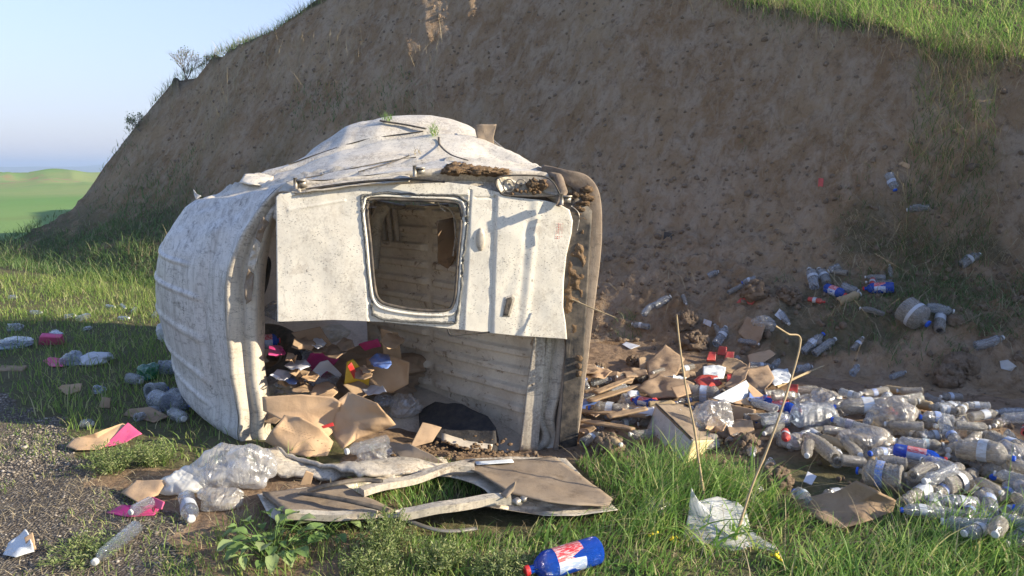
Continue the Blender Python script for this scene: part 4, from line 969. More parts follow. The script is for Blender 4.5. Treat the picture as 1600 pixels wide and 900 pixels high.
for i, a_ in enumerate([(14, 465, 26, 464, 8, 'farthest left pale bottle in the sunny grass'), (48, 488, 66, 489, 8, 'pale bottle in sunny grass right of the farthest one'), (12, 512, 36, 510, 13, 'large pale crushed bottle at the left edge of the sunny grass'),
                        (102, 495, 118, 493, 8, 'left of two pale crushed bottles near the shadow'), (122, 498, 141, 492, 10, 'right of two pale crushed bottles near the shadow'), (186, 497, 202, 497, 7, 'white bottle on dark earth in mid grass'),
                        (208, 487, 214, 478, 7, 'pale bottle standing in shade near the bank foot'), (190, 476, 196, 482, 6, 'small pale bottle left of the standing one in the shade'), (240, 494, 246, 486, 7, 'pale bottle beside the dark clump near the van'),
                        (166, 478, 180, 480, 6, 'pale flat bottle farthest back at the bank foot'), (132, 514, 143, 512, 7, 'tiny pale bottle at the near rim of the sunny grass'), (80, 519, 92, 517, 7, 'tiny bottle with blue tint behind the pink box')]):
    bot('fresh', *a_[:5], a_[5], g3)

# the heap: bottles nothing tells apart share one label and one group
heap = [(1185, 615), (1250, 612), (1400, 607), (1480, 612), (1540, 640), (1640, 650), (1640, 840), (1560, 835), (1490, 820), (1440, 800), (1420, 760), (1330, 720), (1250, 705), (1190, 660)]
left = [(905, 575), (960, 570), (1050, 575), (1150, 560), (1200, 590), (1200, 640), (1120, 640), (1040, 635), (990, 700), (905, 690)]
keys = ['muddy', 'muddy', 'clear', 'clearw', 'bare', 'muddyw', 'muddy', 'bare', 'muddy', 'clearb', 'bare', 'muddy', 'clear']
HL = {'muddy': 'mud-coated bottle', 'muddyw': 'muddy pale-labelled capless bottle', 'clear': 'dusty blue-labelled bottle', 'clearw': 'dusty white-labelled bottle', 'bare': 'dusty clear unlabelled bottle', 'clearb': 'dusty blue-capped bottle', 'big': 'large dusty jug', 'tan': 'tan clay-coated bottle', 'soda': 'small red labelled bottle', 'blue': 'bright blue bottle'}
def where(x, y):
    if x < 1200: return 'among planks beside the bumper' if x < 1010 else ('behind the pale crate in the litter' if y < 625 else 'around the open cardboard box in the litter')
    if y < 650: return 'at the heap\'s far edge left of the tall bag' if x < 1400 else 'at the heap\'s far right edge under the bank'
    if x < 1330: return 'at the heap\'s left end below the blue-based jug'
    if x < 1440: return 'around the dirty bags and the big jug in the heap'
    if y > 760: return 'on the heap\'s grass side right of the cardboard flap'
    return 'mid-heap right of the dirty bags' if x < 1530 else 'at the heap\'s right edge by crushed plastic'
def fill(poly, n, lo, hi, mind, scl=1.):
    P = np.array(poly); done_ = []; tries = 0
    while len(done_) < n and tries < 8000:
        tries += 1
        x = rng.uniform(P[:, 0].min(), P[:, 0].max()); y = rng.uniform(P[:, 1].min(), P[:, 1].max())
        if not polyin(np.array([x]), np.array([y]), poly)[0]: continue
        if any(math.hypot(x - a, (y - b) * 1.5) < mind for a, b in done_): continue
        done_.append((x, y)); key = keys[int(rng.integers(len(keys)))]
        r = rng.uniform(.026, .038) * scl; L_ = rng.uniform(.15, .25) * scl; od = rng.random()
        if od < .07: key, r, L_ = 'big', .062, .28
        elif od < .11: key, L_ = 'tan', .2
        elif od < .13: key, r, L_ = 'soda', .026, .16
        elif od < .15: key, r, L_ = 'blue', .036, .26
        c = T(x, y, rng.uniform(lo, hi)); n_ = nrm(c[0], c[1], .15)
        a = rng.normal(0, .95) + (math.pi if rng.random() < .5 else 0); dv = Vector((math.cos(a), math.sin(a), rng.normal(0, .30))); dv = (dv - n_ * dv.dot(n_) * .8).normalized() * L_ / 2
        bottle(key, Vector(c) - dv, Vector(c) + dv, r, HL[key] + ' ' + where(x, y), 'water bottles heaped right of the van')
    return done_
fill(heap, 175, .015, .14, 23)
fill(left, 34, .02, .10, 26, .9)

def where2(x, y): return 'on the slope above the open cardboard box' if x < 1200 else 'on the slope above the bottle heap'
where_ = where; where = where2
fill([(1000, 450), (1180, 425), (1340, 425), (1420, 470), (1420, 590), (1260, 590), (1000, 540)], 15, .02, .05, 55, .85)
where = where_
# ------------------------------------------------------------------ bags and crumpled film
def crumple(c, r, seed, sub_=4, amp=.30, fr=1.6, ground=True):
    import bmesh
    bm = bmesh.new(); bmesh.ops.create_icosphere(bm, subdivisions=sub_ + 1, radius=1.)
    v = np.array([x.co[:] for x in bm.verts]); Fs = [tuple(x.index for x in f.verts) for f in bm.faces]; bm.free()
    rs = np.random.default_rng(seed); Q, _ = np.linalg.qr(rs.normal(0, 1, (3, 3))); vv = v @ Q; v2 = v @ np.roll(Q, 1, 0)
    n0 = vn(v[:, 0] * 1.3, v[:, 1] * 1.3, v[:, 2] * 1.3, seed + 9)
    n1 = 1 - 2.2 * np.abs(vn(vv[:, 0] * 3.2 + .5 * n0, vv[:, 1] * .9, vv[:, 2] * 1.5, seed)); n2 = 1 - 2.2 * np.abs(vn(v2[:, 0] * 5.5 + n1 * .4, v2[:, 1] * 1.6, v2[:, 2] * 2.6, seed + 1))
    d_ = 1 + amp * (1.1 * n0 + .5 * n1 + .2 * n2 - .3)
    P = np.asarray(c, float) + v * d_[:, None] * np.asarray(r, float)
    if ground:
        g = h(P[:, 0], P[:, 1], False) + .004; lo = c[2] - r[2] * .7; P[:, 2] = np.maximum(P[:, 2], np.maximum(g, lo))
    return P, Fs
def bag(px, py, rx, ry, mat, label, lift=None, name='plastic_bag', cat='bag', group=None, seed=None, depth=1., Yo=None, amp=.3):
    c = T(px, py + ry * .8, 0) if Yo is None else W(px, py, Yo); f_ = c[1] / F; r = (rx * f_, rx * f_ * depth, ry * f_ * 1.05); c = np.array([c[0], c[1] + (r[1] * .4 if Yo is None else 0), c[2] + (r[2] * .9 if Yo is None else 0)])
    if Yo is None:
        w_ = W(px, py, c[1]); c[2] = w_[2]; c[0] = w_[0]
    V_, F_ = crumple(c, r, seed if seed is not None else int(px * 7 + py), amp=amp, ground=Yo is None)
    return one(name, V_, F_, M[mat], label, cat, group)
bag(345, 735, 48, 34, 'bag', 'large clear plastic bag heap on gravel beside the white post', seed=11, depth=.7)
bag(388, 735, 40, 36, 'bag', 'clear puffed bag with blue tint against the foot of the post', seed=12, depth=.6)
bag(285, 755, 34, 24, 'bag_white', 'whitish twisted bag at the left end of the clear bag heap', seed=13, depth=.8)
bag(345, 780, 38, 20, 'bag_dirty', 'dusty clear bag lying low under the big clear heap', seed=14, depth=.7)
bag(592, 720, 34, 26, 'bag', 'crushed clear bottle-shaped bag on the van sill', seed=15, depth=.8, Yo=4.1)
bag(1116, 655, 32, 38, 'bag', 'clear shiny bag draped on the side of the pale crate', seed=16, depth=.6, amp=.35)
bag(1292, 632, 34, 22, 'bag_dirty', 'dusty crumpled bag at the back of the bottle heap', seed=17)
bag(1398, 655, 34, 34, 'bag_dirty', 'tall dirty bag among the bottles, largest in the heap middle', seed=18)
bag(1348, 693, 40, 24, 'bag_dirty', 'dirty clear bag bunched in front of the tall dirty bag', seed=19)
bag(1500, 668, 26, 16, 'bag', 'clear crushed film between bottles at the far right of the heap', seed=41)
bag(1235, 690, 22, 12, 'bag_dirty', 'small dusty film left of the slanting bottle', seed=42)
bag(1450, 735, 26, 15, 'bag_dirty', 'dusty film lump right of the large jug', seed=43)
bag(1570, 722, 48, 28, 'bag_dirty', 'wide crushed clear plastic at the right edge of the heap', seed=20)
bag(1592, 772, 26, 20, 'bag_dirty', 'greyish bag at the lower right edge of the heap', seed=21)
bag(988, 628, 20, 12, 'bag', 'small white crumpled bag on splintered planks', seed=22)
bag(1100, 690, 24, 14, 'bag_dirty', 'torn dusty film under the shiny draped bag', seed=23)
bag(1165, 762, 30, 12, 'bag', 'flat clear film on soil at the grass edge', seed=24)
bag(1030, 792, 26, 12, 'bag_dirty', 'grey crushed film sunk in the long grass', seed=25)
bag(233, 582, 16, 14, 'green_pet', 'green crushed plastic beside the blue-tinted jug', name='green_plastic', cat='plastic', seed=26)
bag(150, 562, 24, 10, 'cloth', 'white crumpled wrapper lying right of the pink card in shaded grass', name='paper_wrapper', cat='wrapper', seed=27)
bag(115, 562, 16, 12, 'blue_film', 'small clear pouch on the white wrapper', seed=28)
bag(262, 522, 16, 16, 'bag_white', 'pale film heap against the van roof', seed=29)
bag(155, 610, 10, 8, 'blue_film', 'tiny film scrap beside the brown paper pieces', seed=30)
bag(20, 537, 26, 9, 'blue_film', 'bluish film lying at the left frame edge', seed=32)
bag(1045, 600, 24, 12, 'bag_dirty', 'dusty film between planks and carton', seed=31)
bag(960, 610, 18, 9, 'bag_dirty', 'grey film left of the white crumpled bag', seed=33)
bag(1195, 505, 18, 14, 'bag_dirty', 'torn film on top of the brown carton', seed=34)
# milky sheet standing in the foreground grass
ms = [(1082, 768, .34), (1095, 785, .27), (1120, 782, .26), (1150, 786, .25), (1166, 800, .22), (1172, 822, .15), (1190, 850, .1), (1230, 876, .06), (1250, 898, .02), (1200, 895, .02), (1150, 870, .03), (1090, 860, .04), (1068, 845, .06), (1075, 815, .15)]
def WT(px, py, Y): return W(px, py, Y)
msP = [W(1080, 768, 3.32), W(1090, 790, 3.36), W(1120, 783, 3.42), W(1152, 787, 3.40), W(1166, 802, 3.36), W(1174, 830, 3.28), (W(1205, 858, 3.18)), W(1248, 884, 3.05), W(1255, 900, 2.98), W(1200, 892, 3.0), W(1150, 880, 3.08), W(1095, 868, 3.14), W(1068, 842, 3.2), W(1076, 808, 3.3)]
msP = [p_ + np.array([0, 0, .02]) for p_ in msP]
V_, F_ = sheet(msP, .035, .0015, 3.2, 30, 51, 14)
one('plastic_sheet', V_, F_, M['bag_white'], 'milky white plastic sheet standing in the foreground grass between the dry stalks', 'plastic sheet')

# ------------------------------------------------------------------ cardboard, boxes, planks
def card(pts, mat, label, name='cardboard_sheet', cat='cardboard', group=None, amp=.012, thick=.005, seed=0, sc_=6., base=T):
    P = [base(*p) for p in pts]; V_, F_ = sheet(P, amp, thick, sc_, 10, seed, 8)
    return one(name, V_, F_, M[mat], label, cat, group)
card([(1237, 782, .02), (1262, 776, .06), (1300, 770, .12), (1338, 752, .20), (1375, 768, .18), (1400, 782, .12), (1395, 800, .06), (1350, 815, .05), (1312, 826, .03), (1280, 812, .03)], 'card_dk', 'large brown cardboard flap lying between the bottle heap and the grass', amp=.02, seed=1)
card([(1150, 600, .10), (1163, 575, .22), (1200, 570, .20), (1210, 590, .16), (1195, 610, .12), (1205, 640, .05), (1165, 625, .06)], 'card_dk', 'bent grey-brown board behind the open cardboard box', amp=.015, seed=2)
card([(1130, 605, .12), (1147, 580, .20), (1172, 566, .22), (1165, 590, .18), (1142, 612, .12)], 'card_dk', 'torn paper sack piece at the top of the litter', name='paper_sack', cat='sack', amp=.03, seed=3)
card([(1153, 520, .02), (1166, 494, .10), (1195, 505, .14), (1190, 528, .12), (1178, 543, .02)], 'card_dk', 'torn brown carton piece stuck in the dark slope', amp=.012, seed=4)
card([(1168, 555, .03), (1202, 545, .08), (1212, 552, .08), (1195, 565, .05), (1172, 572, .03)], 'card', 'small tan board right below the torn carton piece', seed=5)
card([(103, 698, .02), (115, 686, .05), (150, 676, .10), (192, 661, .12), (205, 668, .10), (175, 688, .04), (155, 702, .02), (120, 704, .02)], 'card', 'brown cardboard flap with pink side on grass by the gravel', amp=.01, seed=6)
card([(152, 700, .02), (168, 690, .04), (200, 660, .13), (222, 678, .08), (195, 692, .04)], 'pink', 'bright pink cardboard side resting on the brown flap', name='pink_card', seed=7)
card([(188, 768, .03), (212, 748, .09), (262, 752, .09), (248, 775, .03), (215, 784, .03)], 'card', 'crumpled brown cardboard left of the clear bag heap', amp=.02, seed=8)
card([(165, 800, .01), (190, 788, .03), (225, 792, .04), (258, 786, .03), (240, 804, .01), (200, 807, .01)], 'magenta', 'dark magenta card flat on gravel under a small bottle', name='pink_card', amp=.012, seed=9)
card([(232, 792, .02), (238, 776, .07), (256, 784, .06), (252, 796, .03)], 'pink', 'small curled pink scrap right of the magenta card', name='pink_card', amp=.01, seed=10)
card([(2, 866, .01), (12, 848, .04), (38, 826, .10), (52, 850, .06), (54, 862, .02), (28, 872, .01)], 'white_card', 'crumpled white paper box in the bottom left corner', name='paper_box', cat='paper', amp=.02, seed=11)
card([(38, 840, .08), (50, 832, .10), (56, 858, .03), (44, 864, .02)], 'card', 'brown inner side of the crumpled white paper', amp=.01, seed=12)
card([(0, 571, .01), (42, 571, .02), (36, 579, .01), (0, 579, .01)], 'wood', 'grey plank lying at the left frame edge', name='plank', cat='plank', amp=.002, thick=.015, seed=13)
card([(68, 565, .01), (78, 559, .04), (104, 560, .05), (100, 573, .01), (80, 573, .01)], 'pink', 'pink card left of the white crumpled wrapper', name='pink_card', amp=.01, seed=15)
card([(90, 605, .01), (96, 600, .04), (128, 598, .05), (125, 610, .01), (104, 618, .01)], 'card', 'two-part brown paper scrap in the shaded grass', amp=.02, seed=16)
card([(155, 637, .01), (160, 620, .08), (174, 622, .08), (172, 638, .01)], 'card_dk', 'small brown scrap standing in shaded grass', amp=.02, seed=17)
card([(192, 648, .01), (200, 638, .05), (235, 636, .06), (265, 652, .03), (240, 660, .01)], 'card_dk', 'dark reddish box flattened beside the crushed jugs', amp=.015, seed=18)
card([(468, 758, .10), (478, 735, .18), (490, 740, .16), (486, 756, .10)], 'card', 'small brown scrap propped between the post foot and the fallen door', amp=.01, seed=19)
card([(1010, 565, .10), (1040, 540, .15), (1070, 560, .12), (1058, 585, .10), (1015, 600, .08)], 'card_dk', 'torn grey-brown board behind the dry stalk', amp=.02, seed=20)
card([(995, 605, .12), (1030, 585, .15), (1085, 598, .14), (1080, 620, .10), (1020, 622, .08)], 'card_dk', 'muddy carton lump above the pale crate', amp=.03, seed=21)
card([(1048, 605, .18), (1075, 598, .20), (1080, 615, .16), (1058, 620, .16)], 'card', 'small bright tan scrap on the muddy carton lump', seed=22)
card([(1562, 564, .02), (1575, 562, .06), (1588, 572, .04), (1580, 580, .01), (1564, 576, .01)], 'bag_white', 'white paper scrap alone on the right slope', name='paper_scrap', cat='paper', amp=.004, seed=23)
card([(1255, 752, .04), (1262, 736, .07), (1276, 744, .06), (1268, 758, .03)], 'cloth', 'grey folded scrap on bare soil left of the cardboard flap', name='paper_scrap', cat='paper', amp=.006, seed=24)
card([(1098, 505, .01), (1100, 498, .04), (1112, 502, .04), (1110, 511, .01)], 'cloth', 'pale block on the dark slope near the mud clump', name='foam_scrap', cat='scrap', amp=.004, seed=25)
card([(972, 538, .01), (978, 534, .02), (1000, 540, .02), (985, 545, .01)], 'cloth', 'thin pale scrap on dark soil right of the bumper', name='paper_scrap', cat='paper', amp=.004, seed=26)
card([(1403, 256, .01), (1410, 252, .05), (1424, 258, .04), (1420, 264, .01)], 'card', 'small beige scrap at the top of the littered slope', seed=27)
card([(1036, 374, .01), (1038, 362, .04), (1050, 364, .04), (1050, 375, .01)], 'dark', 'small black plastic piece on the bank right of the van', name='plastic_piece', cat='plastic', seed=28)
card([(1278, 292, .01), (1279, 278, .06), (1287, 279, .06), (1286, 292, .01)], 'lab_red', 'small red and white wrapper high on the slope', name='wrapper', cat='wrapper', seed=29)
card([(1150, 473, .01), (1160, 462, .05), (1182, 466, .05), (1175, 476, .01)], 'lab_red', 'red wrapper pair on the slope left of the torn film', name='wrapper', cat='wrapper', amp=.02, seed=30)
card([(1210, 492, .01), (1218, 482, .06), (1228, 494, .04), (1220, 500, .01)], 'lab_white', 'pale wrapper right of the torn film on the carton', name='wrapper', cat='wrapper', amp=.02, seed=31)
for i, (x, y, lab) in enumerate([(1112, 556, 'red juice carton left of two others above the litter'), (1128, 548, 'red juice carton between two others above the litter'), (1140, 556, 'red juice carton, right of three above the litter'), (1210, 625, 'red carton beside the open cardboard box'), (1240, 607, 'small red cap-like carton at the back of the litter')]):
    card([(x - 8, y + 6, .04), (x - 4, y - 7, .10), (x + 7, y - 6, .10), (x + 6, y + 7, .04)], 'lab_red', lab, name='juice_carton', cat='carton', amp=.012, thick=.03, seed=40 + i)
card([(63, 537, .0), (66, 520, .12), (98, 522, .12), (102, 536, .0)], 'pink', 'bright pink box standing in sunny grass at far left', name='pink_box', cat='box', amp=.006, thick=.05, seed=81)
card([(76, 520, .12), (88, 515, .12), (100, 521, .10), (88, 523, .10)], 'blue_film', 'blue scrap on top of the far pink box', name='plastic_scrap', cat='plastic', amp=.006, seed=82)
rr2 = np.random.default_rng(55); done2 = []
zl = [(905, 575), (1060, 560), (1200, 560), (1250, 610), (1210, 650), (1170, 700), (1120, 700), (990, 640), (905, 680)]
while len(done2) < 34:
    x, y = rr2.uniform(900, 1250), rr2.uniform(555, 705)
    if not polyin(np.array([x]), np.array([y]), zl)[0] or any(math.hypot(x - a, (y - b) * 1.5) < 17 for a, b in done2): continue
    done2.append((x, y)); k = len(done2); w_ = rr2.uniform(9, 22); hh2 = w_ * rr2.uniform(.35, .7); an2 = rr2.uniform(-.5, .5); ca, sa = math.cos(an2), math.sin(an2)
    m_ = ['card', 'card_dk', 'wood', 'cloth', 'lab_red', 'card_dk', 'lab_blue', 'card', 'white_card'][k % 9]
    pts = [(x + (a * ca - b * sa) * w_, y + (a * sa + b * ca) * hh2, .05 + rr2.uniform(0, .07)) for a, b in [(-1, -.8), (-.1, -1.1), (1, -.6), (.9, .7), (.1, 1), (-.9, .8)]]
    side_ = 'near the bumper' if x < 990 else ('around the pale crate' if x < 1120 else 'around the open cardboard box')
    card(pts, m_, {'card': 'torn tan cardboard scrap', 'card_dk': 'muddy cardboard scrap', 'wood': 'broken wood piece', 'cloth': 'crumpled grey paper scrap', 'lab_red': 'red wrapper scrap', 'lab_blue': 'blue label scrap', 'white_card': 'white card scrap'}[m_] + ' in the litter ' + side_, name={'wood': 'wood_piece', 'lab_red': 'wrapper', 'lab_blue': 'wrapper'}.get(m_, 'scrap'), cat='scrap', group='scraps in the litter right of the van', amp=.014, seed=700 + k, sc_=9)
# planks right of the bumper
for i, (a_, lab) in enumerate([((900, 640, 1012, 648, 9), 'long splintered plank lying level right of the bumper'), ((920, 625, 1000, 600, 8), 'splintered plank slanting up over the level one'), ((905, 655, 990, 668, 8), 'lowest splintered plank right of the bumper'), ((930, 612, 985, 590, 7), 'short plank piece at the top of the splintered ones'), ((950, 650, 1010, 636, 8), 'short broken plank crossing the long level one')]):
    x0, y0, x1, y1, w_ = a_; A_1 = T(x0, y0, .09 + .015 * i); B_1 = T(x1, y1, .10 + .015 * i); d_ = B_1 - A_1; sdv = np.cross(d_, [0, 0, 1.]); sdv /= np.linalg.norm(sdv); sdv *= w_ * A_1[1] / F * .9
    V_, F_ = sheet([A_1 + sdv, A_1 - sdv, A_1 + d_ * .55 - sdv * 1.1, B_1 - sdv * .5, B_1 + sdv * .9, A_1 + d_ * .5 + sdv], .006, .014, 14, 8, 60 + i, 5)
    one('plank', V_, F_, M['wood'], lab, 'plank', 'splintered planks right of the bumper')
# open cardboard box in the litter (one box: side, white inner flap, tan flap)
bx = thing('cardboard_box', 'open cardboard box with one white flap lying in the litter', 'box', T(1145, 668, 0))
def bpart(nm, pts, mat, amp=.004, thick=.005, seed=0, lab=None):
    V_, F_ = sheet([W(*p) for p in pts], amp, thick, 7, 8, seed, 6); part(nm, V_, F_, M[mat], bx, label=lab)
bpart('side', [(1106, 622, 4.72), (1150, 634, 4.66), (1181, 640, 4.62), (1179, 667, 4.62), (1146, 661, 4.66), (1112, 652, 4.70)], 'card')
bpart('flap', [(1113, 622, 4.74), (1166, 594, 4.95), (1178, 616, 4.95), (1150, 630, 4.80), (1141, 628, 4.76)], 'white_card', .004, .004, 3, 'white flap folded back')
bpart('flap', [(1166, 594, 4.96), (1172, 600, 4.96), (1200, 624, 4.9), (1196, 636, 4.84), (1178, 634, 4.8), (1144, 629, 4.77), (1178, 617, 4.94)], 'card', .006, .004, 4)
# pale crate
P0 = W(1081, 687, 4.12); ea = W(1025, 632, 4.62) - P0; eb = W(1128, 685, 4.36) - P0; ec = np.array([-.06, -.02, -.17])
crate = thing('foam_crate', 'pale weathered crate with grey side and cream end tilted in the litter', 'crate', P0 + ec)
def quad_part(nm, A_, e1, e2, mat, thick, seed, lab=None, amp=.005):
    V_, F_ = sheet([A_, A_ + e1, A_ + e1 + e2, A_ + e2], amp, thick, 9, 10, seed, 8); part(nm, V_, F_, M[mat], crate, label=lab)
quad_part('side_panel', P0, ea, ec, 'crate', .012, 71, 'grey weathered long side')
quad_part('lid', P0 + [0, 0, .004], ea, eb, 'trim', .012, 72, 'muddy brown top', .012)
quad_part('end_panel', P0 - ea * .01, eb, ec * 1.2, 'cream', .012, 73, 'cream broken end')
mb = MB(); mb.tube([P0 + [0, 0, .006], P0 + ea * .5 + [0, 0, .01], P0 + ea + [0, 0, .006]], .006, 6); part('rim', *mb.data(), M['rubber'], crate)

# ------------------------------------------------------------------ things inside the van
def Gi(px, py, z): return G(px, py, z)
def icard(pts, mat, label, name='cardboard_sheet', cat='cardboard', amp=.01, thick=.005, seed=0):
    P = [G(*p) if len(p) == 3 else W(*p[:3]) for p in pts]; V_, F_ = sheet(P, amp, thick, 6, 10, seed, 8); return one(name, V_, F_, M[mat], label, cat)
icard([(410, 620, .34), (470, 616, .36), (520, 620, .34), (532, 628, .32), (528, 668, .14), (505, 690, .10), (440, 656, .22), (411, 642, .26)], 'card', 'light brown cardboard lying across the left of the van opening', amp=.012, seed=101)
icard([(528, 626, .32), (545, 612, .36), (590, 630, .34), (618, 664, .18), (590, 676, .12), (560, 685, .10), (535, 702, .08), (518, 680, .10)], 'card', 'large folded brown cardboard in the middle of the van opening', amp=.02, seed=102)
sack = icard([(414, 690, .10), (432, 664, .22), (444, 648, .26), (470, 652, .26), (500, 668, .2), (521, 690, .10), (512, 712, .06), (480, 714, .06), (445, 708, .06)], 'card', 'crumpled printed cardboard box in the lower left of the opening', name='printed_carton', cat='carton', amp=.03, seed=103)
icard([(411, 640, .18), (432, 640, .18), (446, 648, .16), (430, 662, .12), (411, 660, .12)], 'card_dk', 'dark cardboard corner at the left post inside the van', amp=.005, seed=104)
icard([(600, 690, .08), (640, 694, .12), (676, 710, .10), (700, 728, .07), (655, 738, .06), (625, 716, .06)], 'trim', 'muddy board lying flat on the van sill', name='muddy_board', cat='board', amp=.012, seed=105)
icard([(572, 560, .42), (600, 552, .46), (640, 566, .42), (638, 600, .26), (612, 614, .2), (578, 606, .26)], 'card', 'brown carton piece standing against the ribbed wall', amp=.015, seed=106)
icard([(595, 512, .62), (622, 520, .60), (628, 560, .4), (600, 562, .4)], 'card', 'narrow brown carton standing higher behind the other one', amp=.02, seed=107)
icard([(640, 700, .06), (660, 660, .16), (690, 668, .12), (676, 690, .06)], 'card_dk', 'small brown board edge beside the wheel arch', seed=108)
icard([(470, 580, .30), (485, 552, .44), (512, 545, .46), (530, 560, .40), (515, 580, .3), (500, 590, .26), (485, 592, .24)], 'magenta', 'magenta and white torn box in the middle of the dark interior', name='pink_box', cat='box', amp=.02, seed=109)
icard([(484, 585, .34), (500, 565, .42), (512, 562, .43), (534, 585, .30), (530, 592, .27), (512, 572, .36), (498, 592, .3)], 'cloth', 'white torn paper on the magenta box', name='paper_scrap', cat='paper', amp=.01, seed=110)
icard([(538, 600, .30), (542, 565, .44), (552, 560, .46), (578, 590, .34), (576, 602, .28), (556, 600, .28)], 'yellow', 'yellow and red snack packet inside the van', name='snack_packet', cat='packet', amp=.025, seed=111)
icard([(543, 572, .46), (549, 566, .48), (560, 588, .38), (553, 592, .36)], 'red', 'red strip of packaging on the yellow packet', name='packet_strip', cat='packet', amp=.01, seed=112)
icard([(560, 538, .52), (590, 528, .56), (596, 540, .50), (570, 548, .46)], 'magenta', 'pink scrap at the back of the load', name='pink_card', amp=.012, seed=113)
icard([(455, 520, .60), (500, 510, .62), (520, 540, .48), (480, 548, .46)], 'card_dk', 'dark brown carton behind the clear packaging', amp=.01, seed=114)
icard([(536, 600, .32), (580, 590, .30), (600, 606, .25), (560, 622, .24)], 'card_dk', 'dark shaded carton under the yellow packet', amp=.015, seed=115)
icard([(690, 345, 5.0), (712, 335, 4.9), (714, 400, 4.8), (705, 425, 4.85), (688, 415, 4.95), (683, 370, 5.0)] and [(683, 345, 1.38), (708, 340, 1.38), (712, 400, 1.1), (700, 420, 1.0), (684, 410, 1.05)], 'card_dk', 'brown lining board hanging behind the door window', name='lining_board', cat='board', amp=.01, seed=116)
rr3 = np.random.default_rng(77)
for k in range(22):
    x, y = rr3.uniform(425, 615), rr3.uniform(525, 615); zc = .62 - (y - 525) / 90 * .36; w_ = rr3.uniform(8, 20); hh2 = w_ * rr3.uniform(.4, .8)
    m_ = ['card', 'card_dk', 'cloth', 'card_dk', 'lab_blue', 'card_dk', 'card', 'magenta', 'cloth', 'card_dk', 'card'][k % 11]; an2 = rr3.uniform(-.8, .8); ca, sa = math.cos(an2), math.sin(an2)  # dark card and duller tones put the interior's shade into the scraps
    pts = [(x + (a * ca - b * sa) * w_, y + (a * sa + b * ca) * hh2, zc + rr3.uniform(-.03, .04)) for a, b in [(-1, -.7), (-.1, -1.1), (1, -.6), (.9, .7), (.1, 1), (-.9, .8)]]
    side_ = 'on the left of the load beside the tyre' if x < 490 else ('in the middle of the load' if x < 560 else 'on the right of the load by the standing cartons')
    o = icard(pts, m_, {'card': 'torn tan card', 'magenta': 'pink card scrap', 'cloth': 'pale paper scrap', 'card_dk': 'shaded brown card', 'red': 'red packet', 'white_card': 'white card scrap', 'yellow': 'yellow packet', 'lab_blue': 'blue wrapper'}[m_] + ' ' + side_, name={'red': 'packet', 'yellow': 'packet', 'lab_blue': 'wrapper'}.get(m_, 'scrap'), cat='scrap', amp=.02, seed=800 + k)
    o['group'] = 'litter scraps inside the van'
# spare tyre lying inside
tc = W(412, 560, 5.05); tyre = thing('spare_tyre', 'dusty spare tyre lying in the left of the van interior', 'tyre', tc - [0, 0, .1])
an_ = np.linspace(0, 2 * np.pi, 40, endpoint=False)
def torus(c, R_, r_, k=14, flat=1.2):
    ph = np.arange(k) / k * 2 * np.pi; ax = Vector((.15, -.55, .8)).normalized(); qn = ax.to_track_quat('Z', 'Y').to_matrix(); V_ = []
    for a in an_:
        for p in ph: V_.append(qn @ Vector(((R_ + r_ * math.cos(p)) * math.cos(a), (R_ + r_ * math.cos(p)) * math.sin(a), r_ * flat * math.sin(p))))
    return np.array(V_) + c, gridF(40, k, True, True)
V_, F_ = torus(tc, .21, .085); part('tread', V_, F_, M['rubber'], tyre); V_, F_ = torus(tc, .135, .03); part('rim', V_, F_, M['metal'], tyre)
bottle('blue', W(405, 535, 4.9), W(438, 532, 4.95), .05, 'blue plastic bottle lying on the spare tyre', name='bottle')
bag(450, 600, 40, 20, 'bag', 'clear crumpled bag in front of the spare tyre', seed=201, Yo=4.75)
bag(495, 602, 38, 14, 'blue_film', 'clear packaging film beside the crumpled bag inside', seed=202, Yo=4.8)
bag(518, 520, 24, 13, 'bag_white', 'clear blister pack at the back of the load', seed=203, Yo=5.3)
bag(635, 635, 26, 18, 'bag', 'clear bag against the ribbed wall', seed=204, Yo=4.9)
bag(602, 626, 16, 9, 'blue_film', 'bluish crushed bottle film behind the folded cardboard', seed=205, Yo=4.9)
bag(440, 485, 22, 16, 'blue_film', 'bluish film hanging left behind the door', seed=206, Yo=5.2)
bag(475, 550, 18, 12, 'blue_film', 'pale blue film beside the tyre', seed=207, Yo=5.1)
V_, F_ = blob((-1.25, 5.35, .16), (.55, .42, .20), .35, 2.2, 301, 5)
one('rubbish_heap', V_, F_, M['card_dk'], 'dark heap of soiled packaging at the bottom of the van interior', 'rubbish')
bottle('clearb', W(655, 685, 4.5), W(682, 668, 4.55), .03, 'clear bottle with blue label leaning by the wheel arch')
bottle('soda', W(525, 705, 4.3), W(503, 706, 4.3), .02, 'small white tube under the printed carton', var=0)
# dirt on the sill inside
dl = [blob(G(rng.uniform(600, 800), 704 + rng.normal(0, 8), .045), rng.uniform(.004, .013), .5, 3, k, 1, (1.4, 1.4, .6)) for k in range(190)]
o = one('loose_dirt', *multi(dl), M['mud'], 'loose dirt spilled on the van sill', 'dirt'); o['kind'] = 'stuff'
# print on the carton: unreadable small lines, as in the photograph
mb = MB()
for r_ in range(3):
    for c_ in range(9):
        p = G(441 + c_ * 5 + r_ * 1.0, 664 + r_ * 4 + c_ * 1.6, .265); mb.box(p, .007, .002, .0015)
for c_ in range(6): mb.box(G(485 + c_ * 6, 680 + c_ * 4.2, .21), .010, .004, .0015)
o = part('print', *mb.data(), M['print'], sack); o['kind'] = 'stuff'
icard([(502, 666, .255), (520, 660, .27), (522, 665, .26), (505, 669, .25)], 'red', 'small red printed strip on the brown cardboard', name='packing_tape', cat='tape', amp=.001, thick=.003, seed=118)

